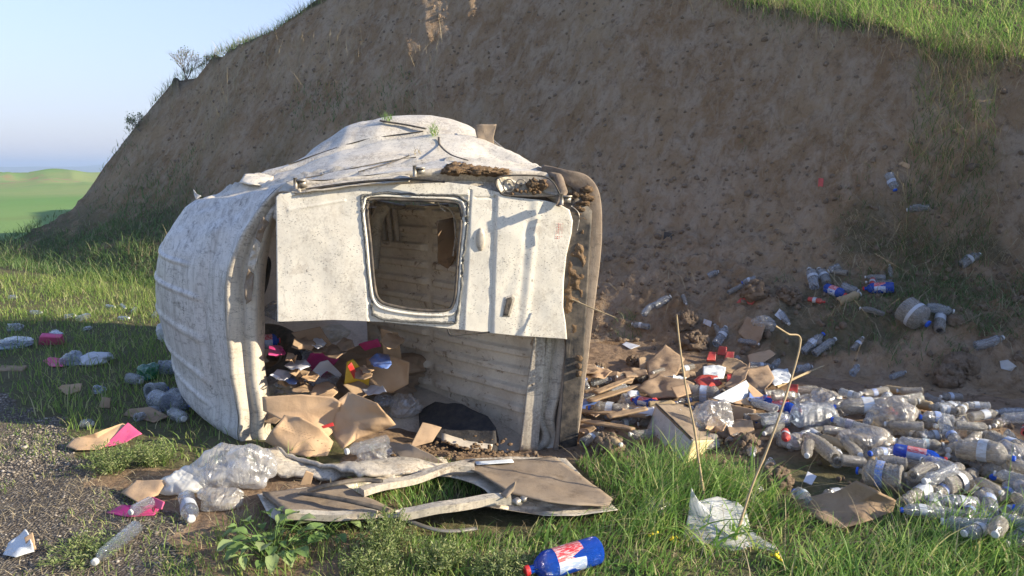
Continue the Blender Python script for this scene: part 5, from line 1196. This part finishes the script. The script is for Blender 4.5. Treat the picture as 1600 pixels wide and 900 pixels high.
# ------------------------------------------------------------------ dry stalks
def stalk(pts, r0, r1, label, group='tall dry reed stalks'):
    P = cr([np.array(p) for p in pts], 10); P = P + .007 * np.stack([vn(P[:, 2] * 5, 0, 0, 1), vn(P[:, 2] * 5, 0, 0, 2), 0 * P[:, 0]], -1)
    rr_ = np.linspace(r0, r1, len(P)) * (1 + .35 * (np.arange(len(P)) % 9 == 4))
    V_, F_ = tube(P, rr_, 7); return one('dry_stalk', V_, F_, M['reed'], label, 'stalk', group)
stalk([G(1104, 788, .0), W(1090, 700, 3.62), W(1070, 600, 3.7), W(1056, 492, 3.8)], .0065, .0045, 'dry stalk standing left of the milky sheet')
stalk([G(1150, 846, .0), W(1180, 750, 3.25), W(1220, 640, 3.35), W(1250, 536, 3.45), W(1230, 522, 3.42), W(1211, 510, 3.4)], .006, .004, 'dry stalk with a bent broken tip leaning right above the litter')
stalk([W(893, 468, 4.35), W(925, 482, 4.3), W(963, 497, 4.25)], .005, .003, 'thin dry stalk sticking out from the bumper')
stalk([T(1215, 605, .05), T(1250, 588, .08), T(1288, 572, .05)], .012, .008, 'short thick reed lying above the bottle heap')

# ------------------------------------------------------------------ clods of earth
for i, (px, py, r_, lab, L3) in enumerate([(1070, 500, .13, 'tall sunlit mud clump behind the dry stalk, upper lump', 0), (1085, 535, .14, 'tall sunlit mud clump behind the dry stalk, lower lump', 0), (1500, 570, .13, 'lumpy brown clod left of the white paper scrap', 0), (1480, 590, .12, 'brown clod at the back edge of the heap', 0),
        (1165, 700, .10, 'brown clod behind the upright small bottle', 0), (1210, 752, .10, 'sunlit clod at the grass edge beside the small bottle', 0), (950, 700, .10, 'dark clod in grass right of the fallen door', 0), (1232, 462, .12, 'dark clod above the parallel bottles', 0), (1180, 455, .14, 'dark clod behind the red wrapper pair', 0),
        (990, 565, .07, 'small sunlit clod behind the planks', 0), (935, 575, .06, 'small clod right behind the bumper', 0), (1490, 500, .07, 'clod below the crossing bottles', 0)]):
    c = T(px, py + r_ * 60, 0); bl = [blob(c + [0, 0, r_ * .25], r_ * .8, .35, 1.8, 600 + i, 4, (1.1, 1, .9))]
    for k in range(46):
        a = rng.uniform(0, 6.28); e = rng.uniform(-.2, 1.4); q_ = c + [r_ * .85 * math.cos(a) * math.cos(e), r_ * .8 * math.sin(a) * math.cos(e), r_ * .25 + r_ * .72 * math.sin(e)]; bl.append(blob(q_, r_ * rng.uniform(.07, .24), .5, 2.2, k, 2))
    V_, F_ = multi(bl); one('earth_clod', V_, F_, M['clod'], lab, 'clod', 'lumps of earth')
# many small clods nobody could count
mb = MB()
for k in range(900):
    t_ = rng.uniform(-2.2, 6.5); s_ = rng.uniform(-.2, 2.0); x = BX + DX * t_ + UX * s_; y = BY + DY * t_ + UY * s_; r_ = rng.uniform(.008, .03) * (1.6 if rng.random() < .1 else 1)
    mb.add(*blob((x, y, hz(x, y) + r_ * .3), r_, .5, 2, k % 37, 1))
for k in range(500):
    x, y = rng.uniform(-.2, 3.6), rng.uniform(3.7, 5.6); r_ = rng.uniform(.006, .022); mb.add(*blob((x, y, hz(x, y) + r_ * .3), r_, .5, 2, k % 37, 1))
o = link('small_clods', mesh('small_clods', *mb.data(), M['clod'], True)); tag(o, 'small loose clods of earth scattered on the slumped slope', 'soil', kind='stuff')
for k in range(1500):
    t_ = rng.uniform(-1.5, 14); s_ = rng.uniform(.6, 3.8); x = BX + DX * t_ + UX * s_; y = BY + DY * t_ + UY * s_; r_ = rng.uniform(.010, .028) * (1.8 if rng.random() < .08 else 1)
    mb.add(*blob((x, y, hz(x, y)), r_, .5, 2, k % 37, 1))
bpy.data.objects.remove(bpy.data.objects['small_clods'])
o = link('small_clods', mesh('small_clods', *mb.data(), M['clod'], True)); tag(o, 'small loose clods of earth scattered over the cut bank and slumped slope', 'soil', kind='stuff')
# gravel
ico = [blob((0, 0, 0), 1, .35, 1.3, k, 1) for k in range(12)]
GVp = []; VV = []; FF = []; nn = 0
while len(GVp) < 11000:
    x = rng.uniform(-3.9, -.7, 4000); y = rng.uniform(2.2, 6.0, 4000)
    gq, gv = zones(x, y); keep = gv * np.clip(.55 + .9 * fbm2(x * 1.7, y * 1.7, 3, 431), .06, 1) > rng.random(4000) * .9; 
    GVp += list(zip(x[keep], y[keep]))
GVp = np.array(GVp[:11000]); gz = h(GVp[:, 0], GVp[:, 1])
for k, (x, y) in enumerate(GVp):
    v, f = ico[k % 12]; r_ = .003 + .006 * rng.random() ** 2.5 + (.010 * rng.random() if rng.random() < .02 else 0); VV.append(v * [r_ * rng.uniform(.8, 1.5), r_, r_ * .7] + [x, y, gz[k] + r_ * .3]); FF.append(np.array(f) + nn); nn += len(v)
gm = N('gravel stones'); gi = gm.n('ShaderNodeNewGeometry').outputs['Random Per Island']
gmat = gm.done(gm.pbr(gm.ramp(gi, [(0, (.11, .09, .07)), (.5, (.20, .17, .135)), (.85, (.29, .25, .205)), (1, (.46, .42, .36))]), .85, None, .3))
o = link('gravel', mesh('gravel', np.concatenate(VV), np.concatenate(FF), gmat, True)); tag(o, 'grey gravel chips on the track at lower left', 'gravel', kind='stuff')

# ------------------------------------------------------------------ grass
def blades(name, P, Ht, Wd, lean, mat, label, cat='grass', az=None, droop=.6, stuff=True, seg=3, rv=None, nrmv=None):
    n = len(P); az = rng.uniform(0, 2 * np.pi, n) if az is None else az
    d_ = np.stack([np.cos(az), np.sin(az), 0 * az], -1); side = np.stack([-np.sin(az), np.cos(az), 0 * az], -1)
    tw = rng.uniform(-.9, .9, n); side = side * np.cos(tw)[:, None] + d_ * np.sin(tw)[:, None]
    rows = []
    for k in range(seg + 1):
        f = k / seg
        out = lean * Ht * (f ** 1.8); up = Ht * (f - droop * .45 * lean * f ** 2.4)
        c = P + d_ * out[:, None] + np.array([0, 0, 1.]) * up[:, None]; w_ = Wd * (1 - f) ** .6 * (1 if k < seg else 0)
        if k < seg: rows += [c - side * w_[:, None] / 2, c + side * w_[:, None] / 2]
        else: rows += [c]
    V_ = np.stack(rows, 1).reshape(-1, 3); m = 2 * seg + 1; b = np.arange(n)[:, None] * m
    quads = [[2 * k, 2 * k + 1, 2 * k + 3, 2 * k + 2] for k in range(seg - 1)]
    tris = np.concatenate([b + np.array([q_[0], q_[1], q_[2]]) for q_ in quads] + [b + np.array([q_[0], q_[2], q_[3]]) for q_ in quads] + [b + np.array([2 * seg - 2, 2 * seg - 1, 2 * seg])])
    me = mesh(name, V_, tris, M[mat]); at = me.attributes.new('rnd', 'FLOAT', 'POINT')
    rv = rng.random(n) if rv is None else rv
    at.data.foreach_set('value', np.repeat(rv, m))
    o = link(name, me); tag(o, label, cat, kind='stuff' if stuff else None); return o
def scatter(n, x0, x1, y0, y1, dens_):
    out = np.zeros((0, 2)); it = 0
    while len(out) < n and it < 60:
        it += 1
        x = rng.uniform(x0, x1, n * 2); y = rng.uniform(y0, y1, n * 2); k = rng.random(n * 2) < dens_(x, y)
        out = np.concatenate([out, np.stack([x[k], y[k]], -1)])
    out = out[:n]; return np.concatenate([out, h(out[:, 0], out[:, 1])[:, None]], 1)
def gpx(x, y): z = h(x, y, False); return proj(np.stack([x, y, z], -1))
lush_poly = [(690, 845), (780, 835), (880, 825), (985, 812), (900, 722), (960, 712), (1020, 725), (1120, 740), (1200, 770), (1240, 800), (1320, 835), (1400, 800), (1440, 815), (1520, 835), (1620, 845), (2300, 860), (2300, 1500), (560, 1500), (600, 900), (640, 850)]
def d_lush(x, y):
    a, b, f = gpx(x, y); c = .5 + .5 * vn2(x * 3.2, y * 3.2, 401); return polyin(a, b, lush_poly) * np.clip(.25 + 1.1 * c, 0, 1)
P = scatter(17000, -.9, 3.6, 2.0, 4.4, d_lush)
cl = vn2(P[:, 0] * 2.4, P[:, 1] * 2.4, 402)
azv = rng.normal(.3, 1.1, len(P)) + .8 * vn2(P[:, 0] * 1.5, P[:, 1] * 1.5, 403)
gpx_, gpy_, _f = proj(P)
near_ = np.clip((P[:, 1] - 2.2) / 1.2, .4, 1) * (.42 + .58 * sstep(930, 1060, gpx_)) * (1 - .72 * np.exp(-((gpx_ - 1155) / 90) ** 2) * sstep(800, 830, gpy_)) * (1 - .55 * np.exp(-((gpx_ - 1320) / 110) ** 2) * (1 - sstep(850, 900, gpy_)))
blades('grass', P, (rng.gamma(5, .029, len(P)) * (1 + .65 * cl)) * near_, rng.uniform(.004, .009, len(P)), rng.uniform(.3, 1.15, len(P)), 'grass', 'long lush green grass bending over in the right foreground', az=azv, seg=5)
P2 = scatter(2200, -.4, 3.4, 2.1, 4.2, d_lush); blades('dry_grass', P2, rng.gamma(5, .028, len(P2)) * np.clip((P2[:, 1] - 2.2) / 1.2, .4, 1) * (.5 + .5 * sstep(930, 1060, proj(P2)[0])), rng.uniform(.002, .005, len(P2)), rng.uniform(.4, 1.8, len(P2)), 'straw', 'dead straw mixed into the foreground grass', seg=4)
P2 = scatter(900, -.4, 3.4, 2.1, 4.2, lambda x, y: d_lush(x, y) * (vn2(x * 3.5, y * 3.5, 430) > .25)); blades('broad_grass', P2, rng.gamma(5, .026, len(P2)) * np.clip((P2[:, 1] - 2.2) / 1.2, .4, 1) * (.5 + .5 * sstep(930, 1060, proj(P2)[0])), rng.uniform(.010, .020, len(P2)), rng.uniform(.5, 1.5, len(P2)), 'grass', 'broad-bladed grass clumps in the foreground', seg=5)
def d_fl(x, y):
    a, b, f = gpx(x, y); pol = [(250, 860), (400, 800), (430, 820), (640, 825), (760, 835), (700, 1500), (300, 1500)]; return polyin(a, b, pol) * 1.
P = scatter(3000, -1.6, .3, 2.0, 3.6, d_fl); blades('grass', P, rng.uniform(.03, .10, len(P)), rng.uniform(.003, .006, len(P)), rng.uniform(.2, 1., len(P)), 'grass_short', 'short mixed grass in front of the fallen door')
def d_in(x, y):
    a, b, f = gpx(x, y); return polyin(a, b, [(540, 800), (560, 765), (700, 735), (770, 765), (640, 805)]) * 1.
P = scatter(700, -.9, .1, 3.2, 4.0, d_in); blades('grass', P, rng.uniform(.05, .13, len(P)), rng.uniform(.004, .007, len(P)), rng.uniform(.2, 1., len(P)), 'grass', 'green grass growing up through the fallen door window')
def d_left(x, y):
    gq, gv = zones(x, y); s_, t_ = st(x, y); ins = (x > -1.75 + .25 * (y - 4.3)) & (y > 4.3) & (x < 2) ; return (1 - gv) * (s_ < .1) * (~ins) * np.clip(.35 + .8 * (.5 + .5 * vn2(x * 1.3, y * 1.3, 404)), 0, 1)
P = scatter(36000, -9.5, -1.1, 4.0, 11.5, d_left)
blades('grass', P, rng.gamma(4, .017, len(P)) * (1 + .04 * P[:, 1]) * (1 + .6 * vn2(P[:, 0] * 1.6, P[:, 1] * 1.6, 432)), rng.uniform(.005, .010, len(P)), rng.uniform(.2, 1.1, len(P)), 'grass_short', 'short grass covering the ground left of the van', seg=3)
P = scatter(1500, -3.6, -.7, 2.3, 5.8, lambda x, y: zones(x, y)[1] * (vn2(x * 2.5, y * 2.5, 405) > .15)); blades('weeds', P, rng.uniform(.015, .05, len(P)), rng.uniform(.003, .006, len(P)), rng.uniform(.4, 1.3, len(P)), 'grass_short', 'sparse weeds growing through the gravel', seg=2)
P = scatter(1600, -2.6, .2, 2.1, 3.9, lambda x, y: .4 + .6 * (vn2(x * 2, y * 2, 411) > 0)); P[:, 2] += .006
blades('dry_litter', P, rng.uniform(.02, .07, len(P)), rng.uniform(.002, .004, len(P)), rng.uniform(2.5, 6, len(P)) * .5, 'straw', 'dry stems and plant litter lying over the near gravel and soil', seg=2, droop=.5)
# bank foot left
def bankpts(n, t0, t1, s0, s1, dn):
    out = np.zeros((0, 2)); it = 0
    while len(out) < n and it < 60:
        it += 1
        t_ = rng.uniform(t0, t1, 2 * n); s_ = rng.uniform(s0, s1, 2 * n); k = rng.random(2 * n) < dn(t_, s_)
        x = BX + DX * t_ + UX * s_; y = BY + DY * t_ + UY * s_; out = np.concatenate([out, np.stack([x, y], -1)[k]])
    out = out[:n]; return np.concatenate([out, h(out[:, 0], out[:, 1])[:, None]], 1)
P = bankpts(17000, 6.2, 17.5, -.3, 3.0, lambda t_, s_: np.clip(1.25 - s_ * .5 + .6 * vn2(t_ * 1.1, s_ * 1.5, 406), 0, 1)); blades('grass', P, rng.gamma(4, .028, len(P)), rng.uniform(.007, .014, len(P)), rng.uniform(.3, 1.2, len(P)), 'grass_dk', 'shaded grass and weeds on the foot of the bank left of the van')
P = bankpts(1500, 6.5, 15, .4, 3.4, lambda t_, s_: (vn2(t_ * .9, s_ * .9, 407) > .1) * 1.); blades('dry_weeds', P, rng.gamma(5, .05, len(P)), rng.uniform(.004, .008, len(P)), rng.uniform(.1, .8, len(P)), 'straw', 'pale dry weeds on the shaded bank left of the van')
# talus on the right: green tufts, straw, litter of stalks
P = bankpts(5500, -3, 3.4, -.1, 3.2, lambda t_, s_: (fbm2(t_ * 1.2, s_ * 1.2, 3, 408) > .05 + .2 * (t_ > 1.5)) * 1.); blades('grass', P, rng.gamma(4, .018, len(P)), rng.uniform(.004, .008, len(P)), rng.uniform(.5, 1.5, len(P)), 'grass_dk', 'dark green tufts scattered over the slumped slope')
P = bankpts(1900, -3, 5, -.1, 3.3, lambda t_, s_: np.clip(.25 + (fbm2(t_ * .8, s_ * .8, 3, 409) > .1) * 1. * (t_ < 2.4), 0, 1) * .8); blades('straw', P, rng.gamma(4, .05, len(P)), rng.uniform(.003, .006, len(P)), rng.uniform(1.2, 2.2, len(P)), 'straw', 'dry straw stalks lying over the slumped slope', droop=1.)
P = bankpts(1300, 4.5, 14, 1.0, 4.5, lambda t_, s_: .5 + .5 * (vn2(t_, s_, 410) > 0)); blades('straw', P, rng.gamma(4, .025, len(P)), rng.uniform(.003, .006, len(P)), rng.uniform(1., 2., len(P)), 'straw', 'sparse dry stems sticking out of the bank face')
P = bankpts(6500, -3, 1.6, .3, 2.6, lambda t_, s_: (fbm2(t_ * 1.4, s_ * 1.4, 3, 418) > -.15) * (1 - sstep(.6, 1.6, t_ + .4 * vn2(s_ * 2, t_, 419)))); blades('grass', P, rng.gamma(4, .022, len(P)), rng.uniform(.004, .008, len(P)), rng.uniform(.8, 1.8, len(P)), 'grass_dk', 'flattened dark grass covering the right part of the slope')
P = bankpts(3400, -3, 1.6, .3, 2.8, lambda t_, s_: np.clip(.3 + (vn2(t_ * 1.6, s_ * 1.6, 420) > 0) * 1., 0, 1)); blades('straw', P, rng.gamma(4, .06, len(P)), rng.uniform(.003, .006, len(P)), rng.uniform(1.2, 2.4, len(P)), 'straw', 'tangled dry stems on the right part of the slope', droop=1.)
# crest
def crest(n, t0, t1, back, mat, hg, lab, w0=.006, w1=.012, front=.1):
    t_ = rng.uniform(t0, t1, n); C = np.interp(t_, CT[:, 0], CT[:, 1]); s_ = np.interp(C, FZ[1:], FS[1:]) + rng.uniform(-front, back, n) * (rng.random(n) ** .6)
    s_base = s_ - wob(t_); x = BX + DX * t_ + UX * s_base; y = BY + DY * t_ + UY * s_base
    P = np.stack([x, y, h(x, y)], -1); return blades('grass', P, rng.gamma(4, hg / 4, n), rng.uniform(w0, w1, n), rng.uniform(.3, 1.3, n), mat, lab, az=rng.normal(-2.1, 1.4, n))
crest(15000, -3, 4.2, 2.6, 'grass', .13, 'sunlit green grass on top of the bank at upper right')
crest(3000, -3, 4.3, 2.4, 'straw', .14, 'dry straw mixed into the grass on top of the bank', .004, .008, .1)
crest(2000, -3, 4.4, .35, 'straw', .20, 'dry stems and roots hanging over the bank edge', .004, .008, .35)
crest(2600, 8.5, 15, .6, 'grass', .12, 'grass fringe along the far crest of the bank')
crest(1200, 10.0, 15, .5, 'straw', .16, 'dry grass fringe on the far crest of the bank')

# hanging tuft trailing down the bank at the right
P = bankpts(1400, .2, .95, 1.1, 2.8, lambda t_, s_: 1. + 0 * t_); blades('hanging_grass', P, rng.gamma(5, .03, len(P)), rng.uniform(.004, .008, len(P)), rng.uniform(.8, 1.6, len(P)), 'grass_dk', 'trail of dark grass running down the bank at upper right', az=rng.normal(-2.0, .7, len(P)))
P = bankpts(500, .1, 1.0, 1.1, 2.8, lambda t_, s_: 1. + 0 * t_); blades('hanging_straw', P, rng.gamma(5, .05, len(P)), rng.uniform(.004, .008, len(P)), rng.uniform(.8, 1.8, len(P)), 'straw', 'dry stems in the trail of grass down the bank', az=rng.normal(-2.0, .7, len(P)))

# ------------------------------------------------------------------ plants
def herb(px, py, rad, hgt_, n, label, mat='herb', seed=0):
    c = T(px, py, 0); root = thing('feathery_weed', label, 'plant', c)
    st_ = MB(); LP = []; Ln = []
    for k in range(n):
        a = rng.uniform(0, 2 * np.pi); rr_ = rad * math.sqrt(rng.random()) * .9; b0 = c + [rr_ * .35 * math.cos(a), rr_ * .35 * math.sin(a), 0]; b0[2] = hz(b0[0], b0[1])
        hh_ = hgt_ * rng.uniform(.5, 1.05) * (1 - .35 * rr_ / rad); tip = c + [rr_ * math.cos(a), rr_ * math.sin(a), 0]; tip[2] = b0[2] + hh_; mid = (b0 + tip) / 2 + [0, 0, hh_ * .15]
        P = cr([b0, mid, tip], 4); st_.tube(P, .0018, 3, caps=False)
        for j in range(26):
            f = rng.uniform(.25, 1.); q_ = P[min(int(f * (len(P) - 1)), len(P) - 1)] + rng.normal(0, .010 * (1.35 - f) + .004, 3); LP.append(q_)
    part('stem', *st_.data(), M[mat], root)
    LP = np.array(LP); m = len(LP); az = rng.uniform(0, 6.28, m); el = rng.uniform(-.4, 1.1, m); L_ = rng.uniform(.010, .026, m)
    d_ = np.stack([np.cos(az) * np.cos(el), np.sin(az) * np.cos(el), np.sin(el)], -1); sd_ = np.cross(d_, rng.normal(0, 1, (m, 3))); sd_ /= np.linalg.norm(sd_, axis=1, keepdims=True)
    V_ = np.stack([LP, LP + d_ * L_[:, None] * .5 + sd_ * .0028, LP + d_ * L_[:, None], LP + d_ * L_[:, None] * .5 - sd_ * .0028], 1).reshape(-1, 3) - np.array(root.location)
    me = mesh('foliage', V_, np.arange(m * 4).reshape(m, 4), M[mat]); at = me.attributes.new('rnd', 'FLOAT', 'POINT'); at.data.foreach_set('value', np.repeat(rng.random(m), 4)); o = link('foliage', me, root); o['kind'] = 'stuff'
    return root
herb(175, 738, .20, .20, 60, 'feathery grey-green weed in front of the pink card at the gravel edge')
herb(240, 728, .17, .17, 50, 'feathery grey-green weed right beside its twin, nearer the van')
herb(120, 868, .22, .07, 40, 'low flat weed with pale leaves near the bottom left corner')
herb(606, 868, .15, .24, 60, 'tall feathery green weed before the front bar of the fallen door')
herb(590, 900, .2, .14, 60, 'bushy green weed at the bottom edge left of the blue bottle')
herb(690, 886, .16, .13, 60, 'bushy green weed between the fallen door and the blue bottle')
herb(790, 905, .16, .12, 60, 'low green weed just left of the red cap')
def leafy(px, py, rad, hgt_, n, label, size=.07, mat='leaf'):
    c = T(px, py, 0); root = thing('broad_leaf_plant', label, 'plant', c); st_ = MB()
    for k in range(n):
        a = rng.uniform(0, 2 * np.pi); rr_ = rad * math.sqrt(rng.random()); b0 = c + [rr_ * .3 * math.cos(a), rr_ * .3 * math.sin(a), 0]; b0[2] = hz(b0[0], b0[1]); p1 = c + [rr_ * math.cos(a), rr_ * math.sin(a), 0]; p1[2] = b0[2] + hgt_ * rng.uniform(.3, 1.)
        st_.tube(cr([b0, (b0 + p1) / 2 + [0, 0, .02], p1], 3), .0025, 4, caps=False)
        L_ = size * rng.uniform(.6, 1.3); w_ = L_ * rng.uniform(.28, .4); d_ = np.array([math.cos(a + rng.normal(0, .6)), math.sin(a + rng.normal(0, .6)), rng.uniform(-.1, .6)]); d_ /= np.linalg.norm(d_); sd_ = np.cross(d_, [0, 0, 1.]); sd_ /= np.linalg.norm(sd_); up = np.cross(sd_, d_)
        V_ = []; 
        for i, (f, ww) in enumerate([(0, .08), (.18, .6), (.4, 1.), (.65, .9), (.85, .5), (1., .04)]):
            q_ = p1 + d_ * L_ * f - np.array([0, 0, 1]) * L_ * .35 * f ** 2
            for e in (-1, -.5, 0, .5, 1): V_.append(q_ + sd_ * w_ * ww * e + up * (abs(e) * .012 * ww + .003 * rng.normal()))
        V_ = np.array(V_) - np.array(root.location); me = mesh('leaf', V_, gridF(6, 5), M[mat]); at = me.attributes.new('rnd', 'FLOAT', 'POINT'); at.data.foreach_set('value', np.full(30, rng.random())); link('leaf', me, root)
    part('stem', *st_.data(), M['leaf'], root); return root
leafy(425, 868, .19, .15, 46, 'broad-leaved green plant in front of the fallen door, left of the weeds', .08)
leafy(500, 840, .16, .08, 20, 'low broad-leaved plant under the front edge of the fallen door', .05)
# yellow flowers
for i, (px, py, lab) in enumerate([(1022, 838, 'yellow wildflower left of two near the milky sheet'), (1055, 845, 'yellow wildflower right of two near the milky sheet'), (1215, 870, 'yellow wildflower at the foot of the milky sheet'), (1240, 898, 'yellow wildflower at the bottom edge right of the milky sheet')]):
    Yq = 3.15 if i < 2 else 2.95; tip = W(px, py, Yq); b0 = np.array([tip[0] - .03, tip[1], 0.]); root = thing('yellow_flower', lab, 'flower', b0)
    part('stem', *tube(cr([b0, (b0 + tip) / 2 + [.01, 0, 0], tip], 5), .002, 5), M['grass'], root)
    part('petals', *multi([blob(tip + rng.normal(0, .012, 3), .008, .4, 3, k, 1) for k in range(7)]), M['flower'], root)
# shrubs on the skyline
def shrub(px, py, hgt_, n, spread, leaf_n, leafmat, label, lean=(-.2, 0), twr=.006):
    c = T(px, py, 0) ; root = thing('bare_shrub' if leaf_n < 200 else 'leafy_shrub', label, 'shrub', c); m_ = MB(); tips = []
    def grow(p, d_, L_, r_, dep):
        d_ = d_ / np.linalg.norm(d_); q_ = p + d_ * L_; m_.tube([p, (p + q_) / 2 + rng.normal(0, .015 * L_ * 5, 3) * .3, q_], [r_, r_ * .8, r_ * .6], 4, caps=False)
        tips.append(q_)
        if dep <= 0: return
        for k in range(3 if dep > 1 else 2): grow(q_ - d_ * L_ * rng.uniform(0, .4), d_ + rng.normal(0, .42, 3) + [0, 0, .12], L_ * rng.uniform(.6, .85), r_ * .6, dep - 1)
    for k in range(n): grow(c - [0, 0, .05], np.array([lean[0] + rng.normal(0, spread), lean[1] + rng.normal(0, spread), 1.]), hgt_ * .36, twr * 2, 4)
    part('branches', *m_.data(), M['twig'], root)
    LP = np.array(tips); LP = LP[rng.integers(0, len(LP), leaf_n)] + rng.normal(0, .02, (leaf_n, 3)); m = leaf_n
    d_ = rng.normal(0, 1, (m, 3)); d_ /= np.linalg.norm(d_, axis=1, keepdims=True); e_ = np.cross(d_, rng.normal(0, 1, (m, 3))); e_ /= np.linalg.norm(e_, axis=1, keepdims=True); s_ = .018
    V_ = np.stack([LP - d_ * s_, LP + e_ * s_ * .5, LP + d_ * s_, LP - e_ * s_ * .5], 1).reshape(-1, 3) - np.array(root.location)
    me = mesh('leaves', V_, np.arange(m * 4).reshape(m, 4), M[leafmat]); at = me.attributes.new('rnd', 'FLOAT', 'POINT'); at.data.foreach_set('value', np.repeat(rng.random(m), 4)); o = link('leaves', me, root); o['kind'] = 'stuff'
shrub(290, 124, .78, 4, .28, 150, 'grass_dk', 'nearly bare twiggy shrub on the crest against the sky', (-.15, 0))
shrub(220, 202, .42, 3, .3, 420, 'grass_dk', 'small leafy green shrub leaning off the slope against the sky', (-.9, 0), .005)
shrub(322, 100, .28, 2, .3, 60, 'grass_dk', 'faint small shrub right of the bare one on the crest', (.1, 0), .003)
shrub(386, 64, .22, 4, .5, 40, 'straw', 'dry tufted weed on the crest below the sky', (-.1, 0), .003)
# torn grass lying on the wreck
def tuft(px, py, n, L_, mat, label):
    p, nn_ = onvan(px, py, .015); P = p + rng.normal(0, .018, (n, 3)); o = blades('grass_tuft', P, rng.uniform(.5, 1.2, n) * L_, np.full(n, .005), rng.uniform(.6, 1.6, n), mat, label, 'grass', stuff=True)
tuft(678, 204, 60, .07, 'grass', 'uprooted green tuft lying on top of the van'); tuft(604, 184, 40, .06, 'grass', 'dry and green stems caught on the roof edge of the van'); tuft(652, 238, 16, .05, 'straw', 'small dry stems on the crumpled side of the van')

# ------------------------------------------------------------------ air
hz_m = bpy.data.materials.new('haze'); hz_m.use_nodes = True; ht = hz_m.node_tree; ht.nodes.clear(); ho = ht.nodes.new('ShaderNodeOutputMaterial')
pv = ht.nodes.new('ShaderNodeVolumePrincipled'); pv.inputs['Color'].default_value = (.62, .78, 1, 1); pv.inputs['Density'].default_value = .0009; pv.inputs['Anisotropy'].default_value = .2
ht.links.new(pv.outputs[0], ho.inputs[1])
mb = MB().box((0, 1200, -5.), 5600, 4000, 54.); me = mesh('haze', *mb.data(), hz_m, False); o = link('haze', me); o['kind'] = 'stuff'; o['label'] = 'thin blue air haze over the plain'
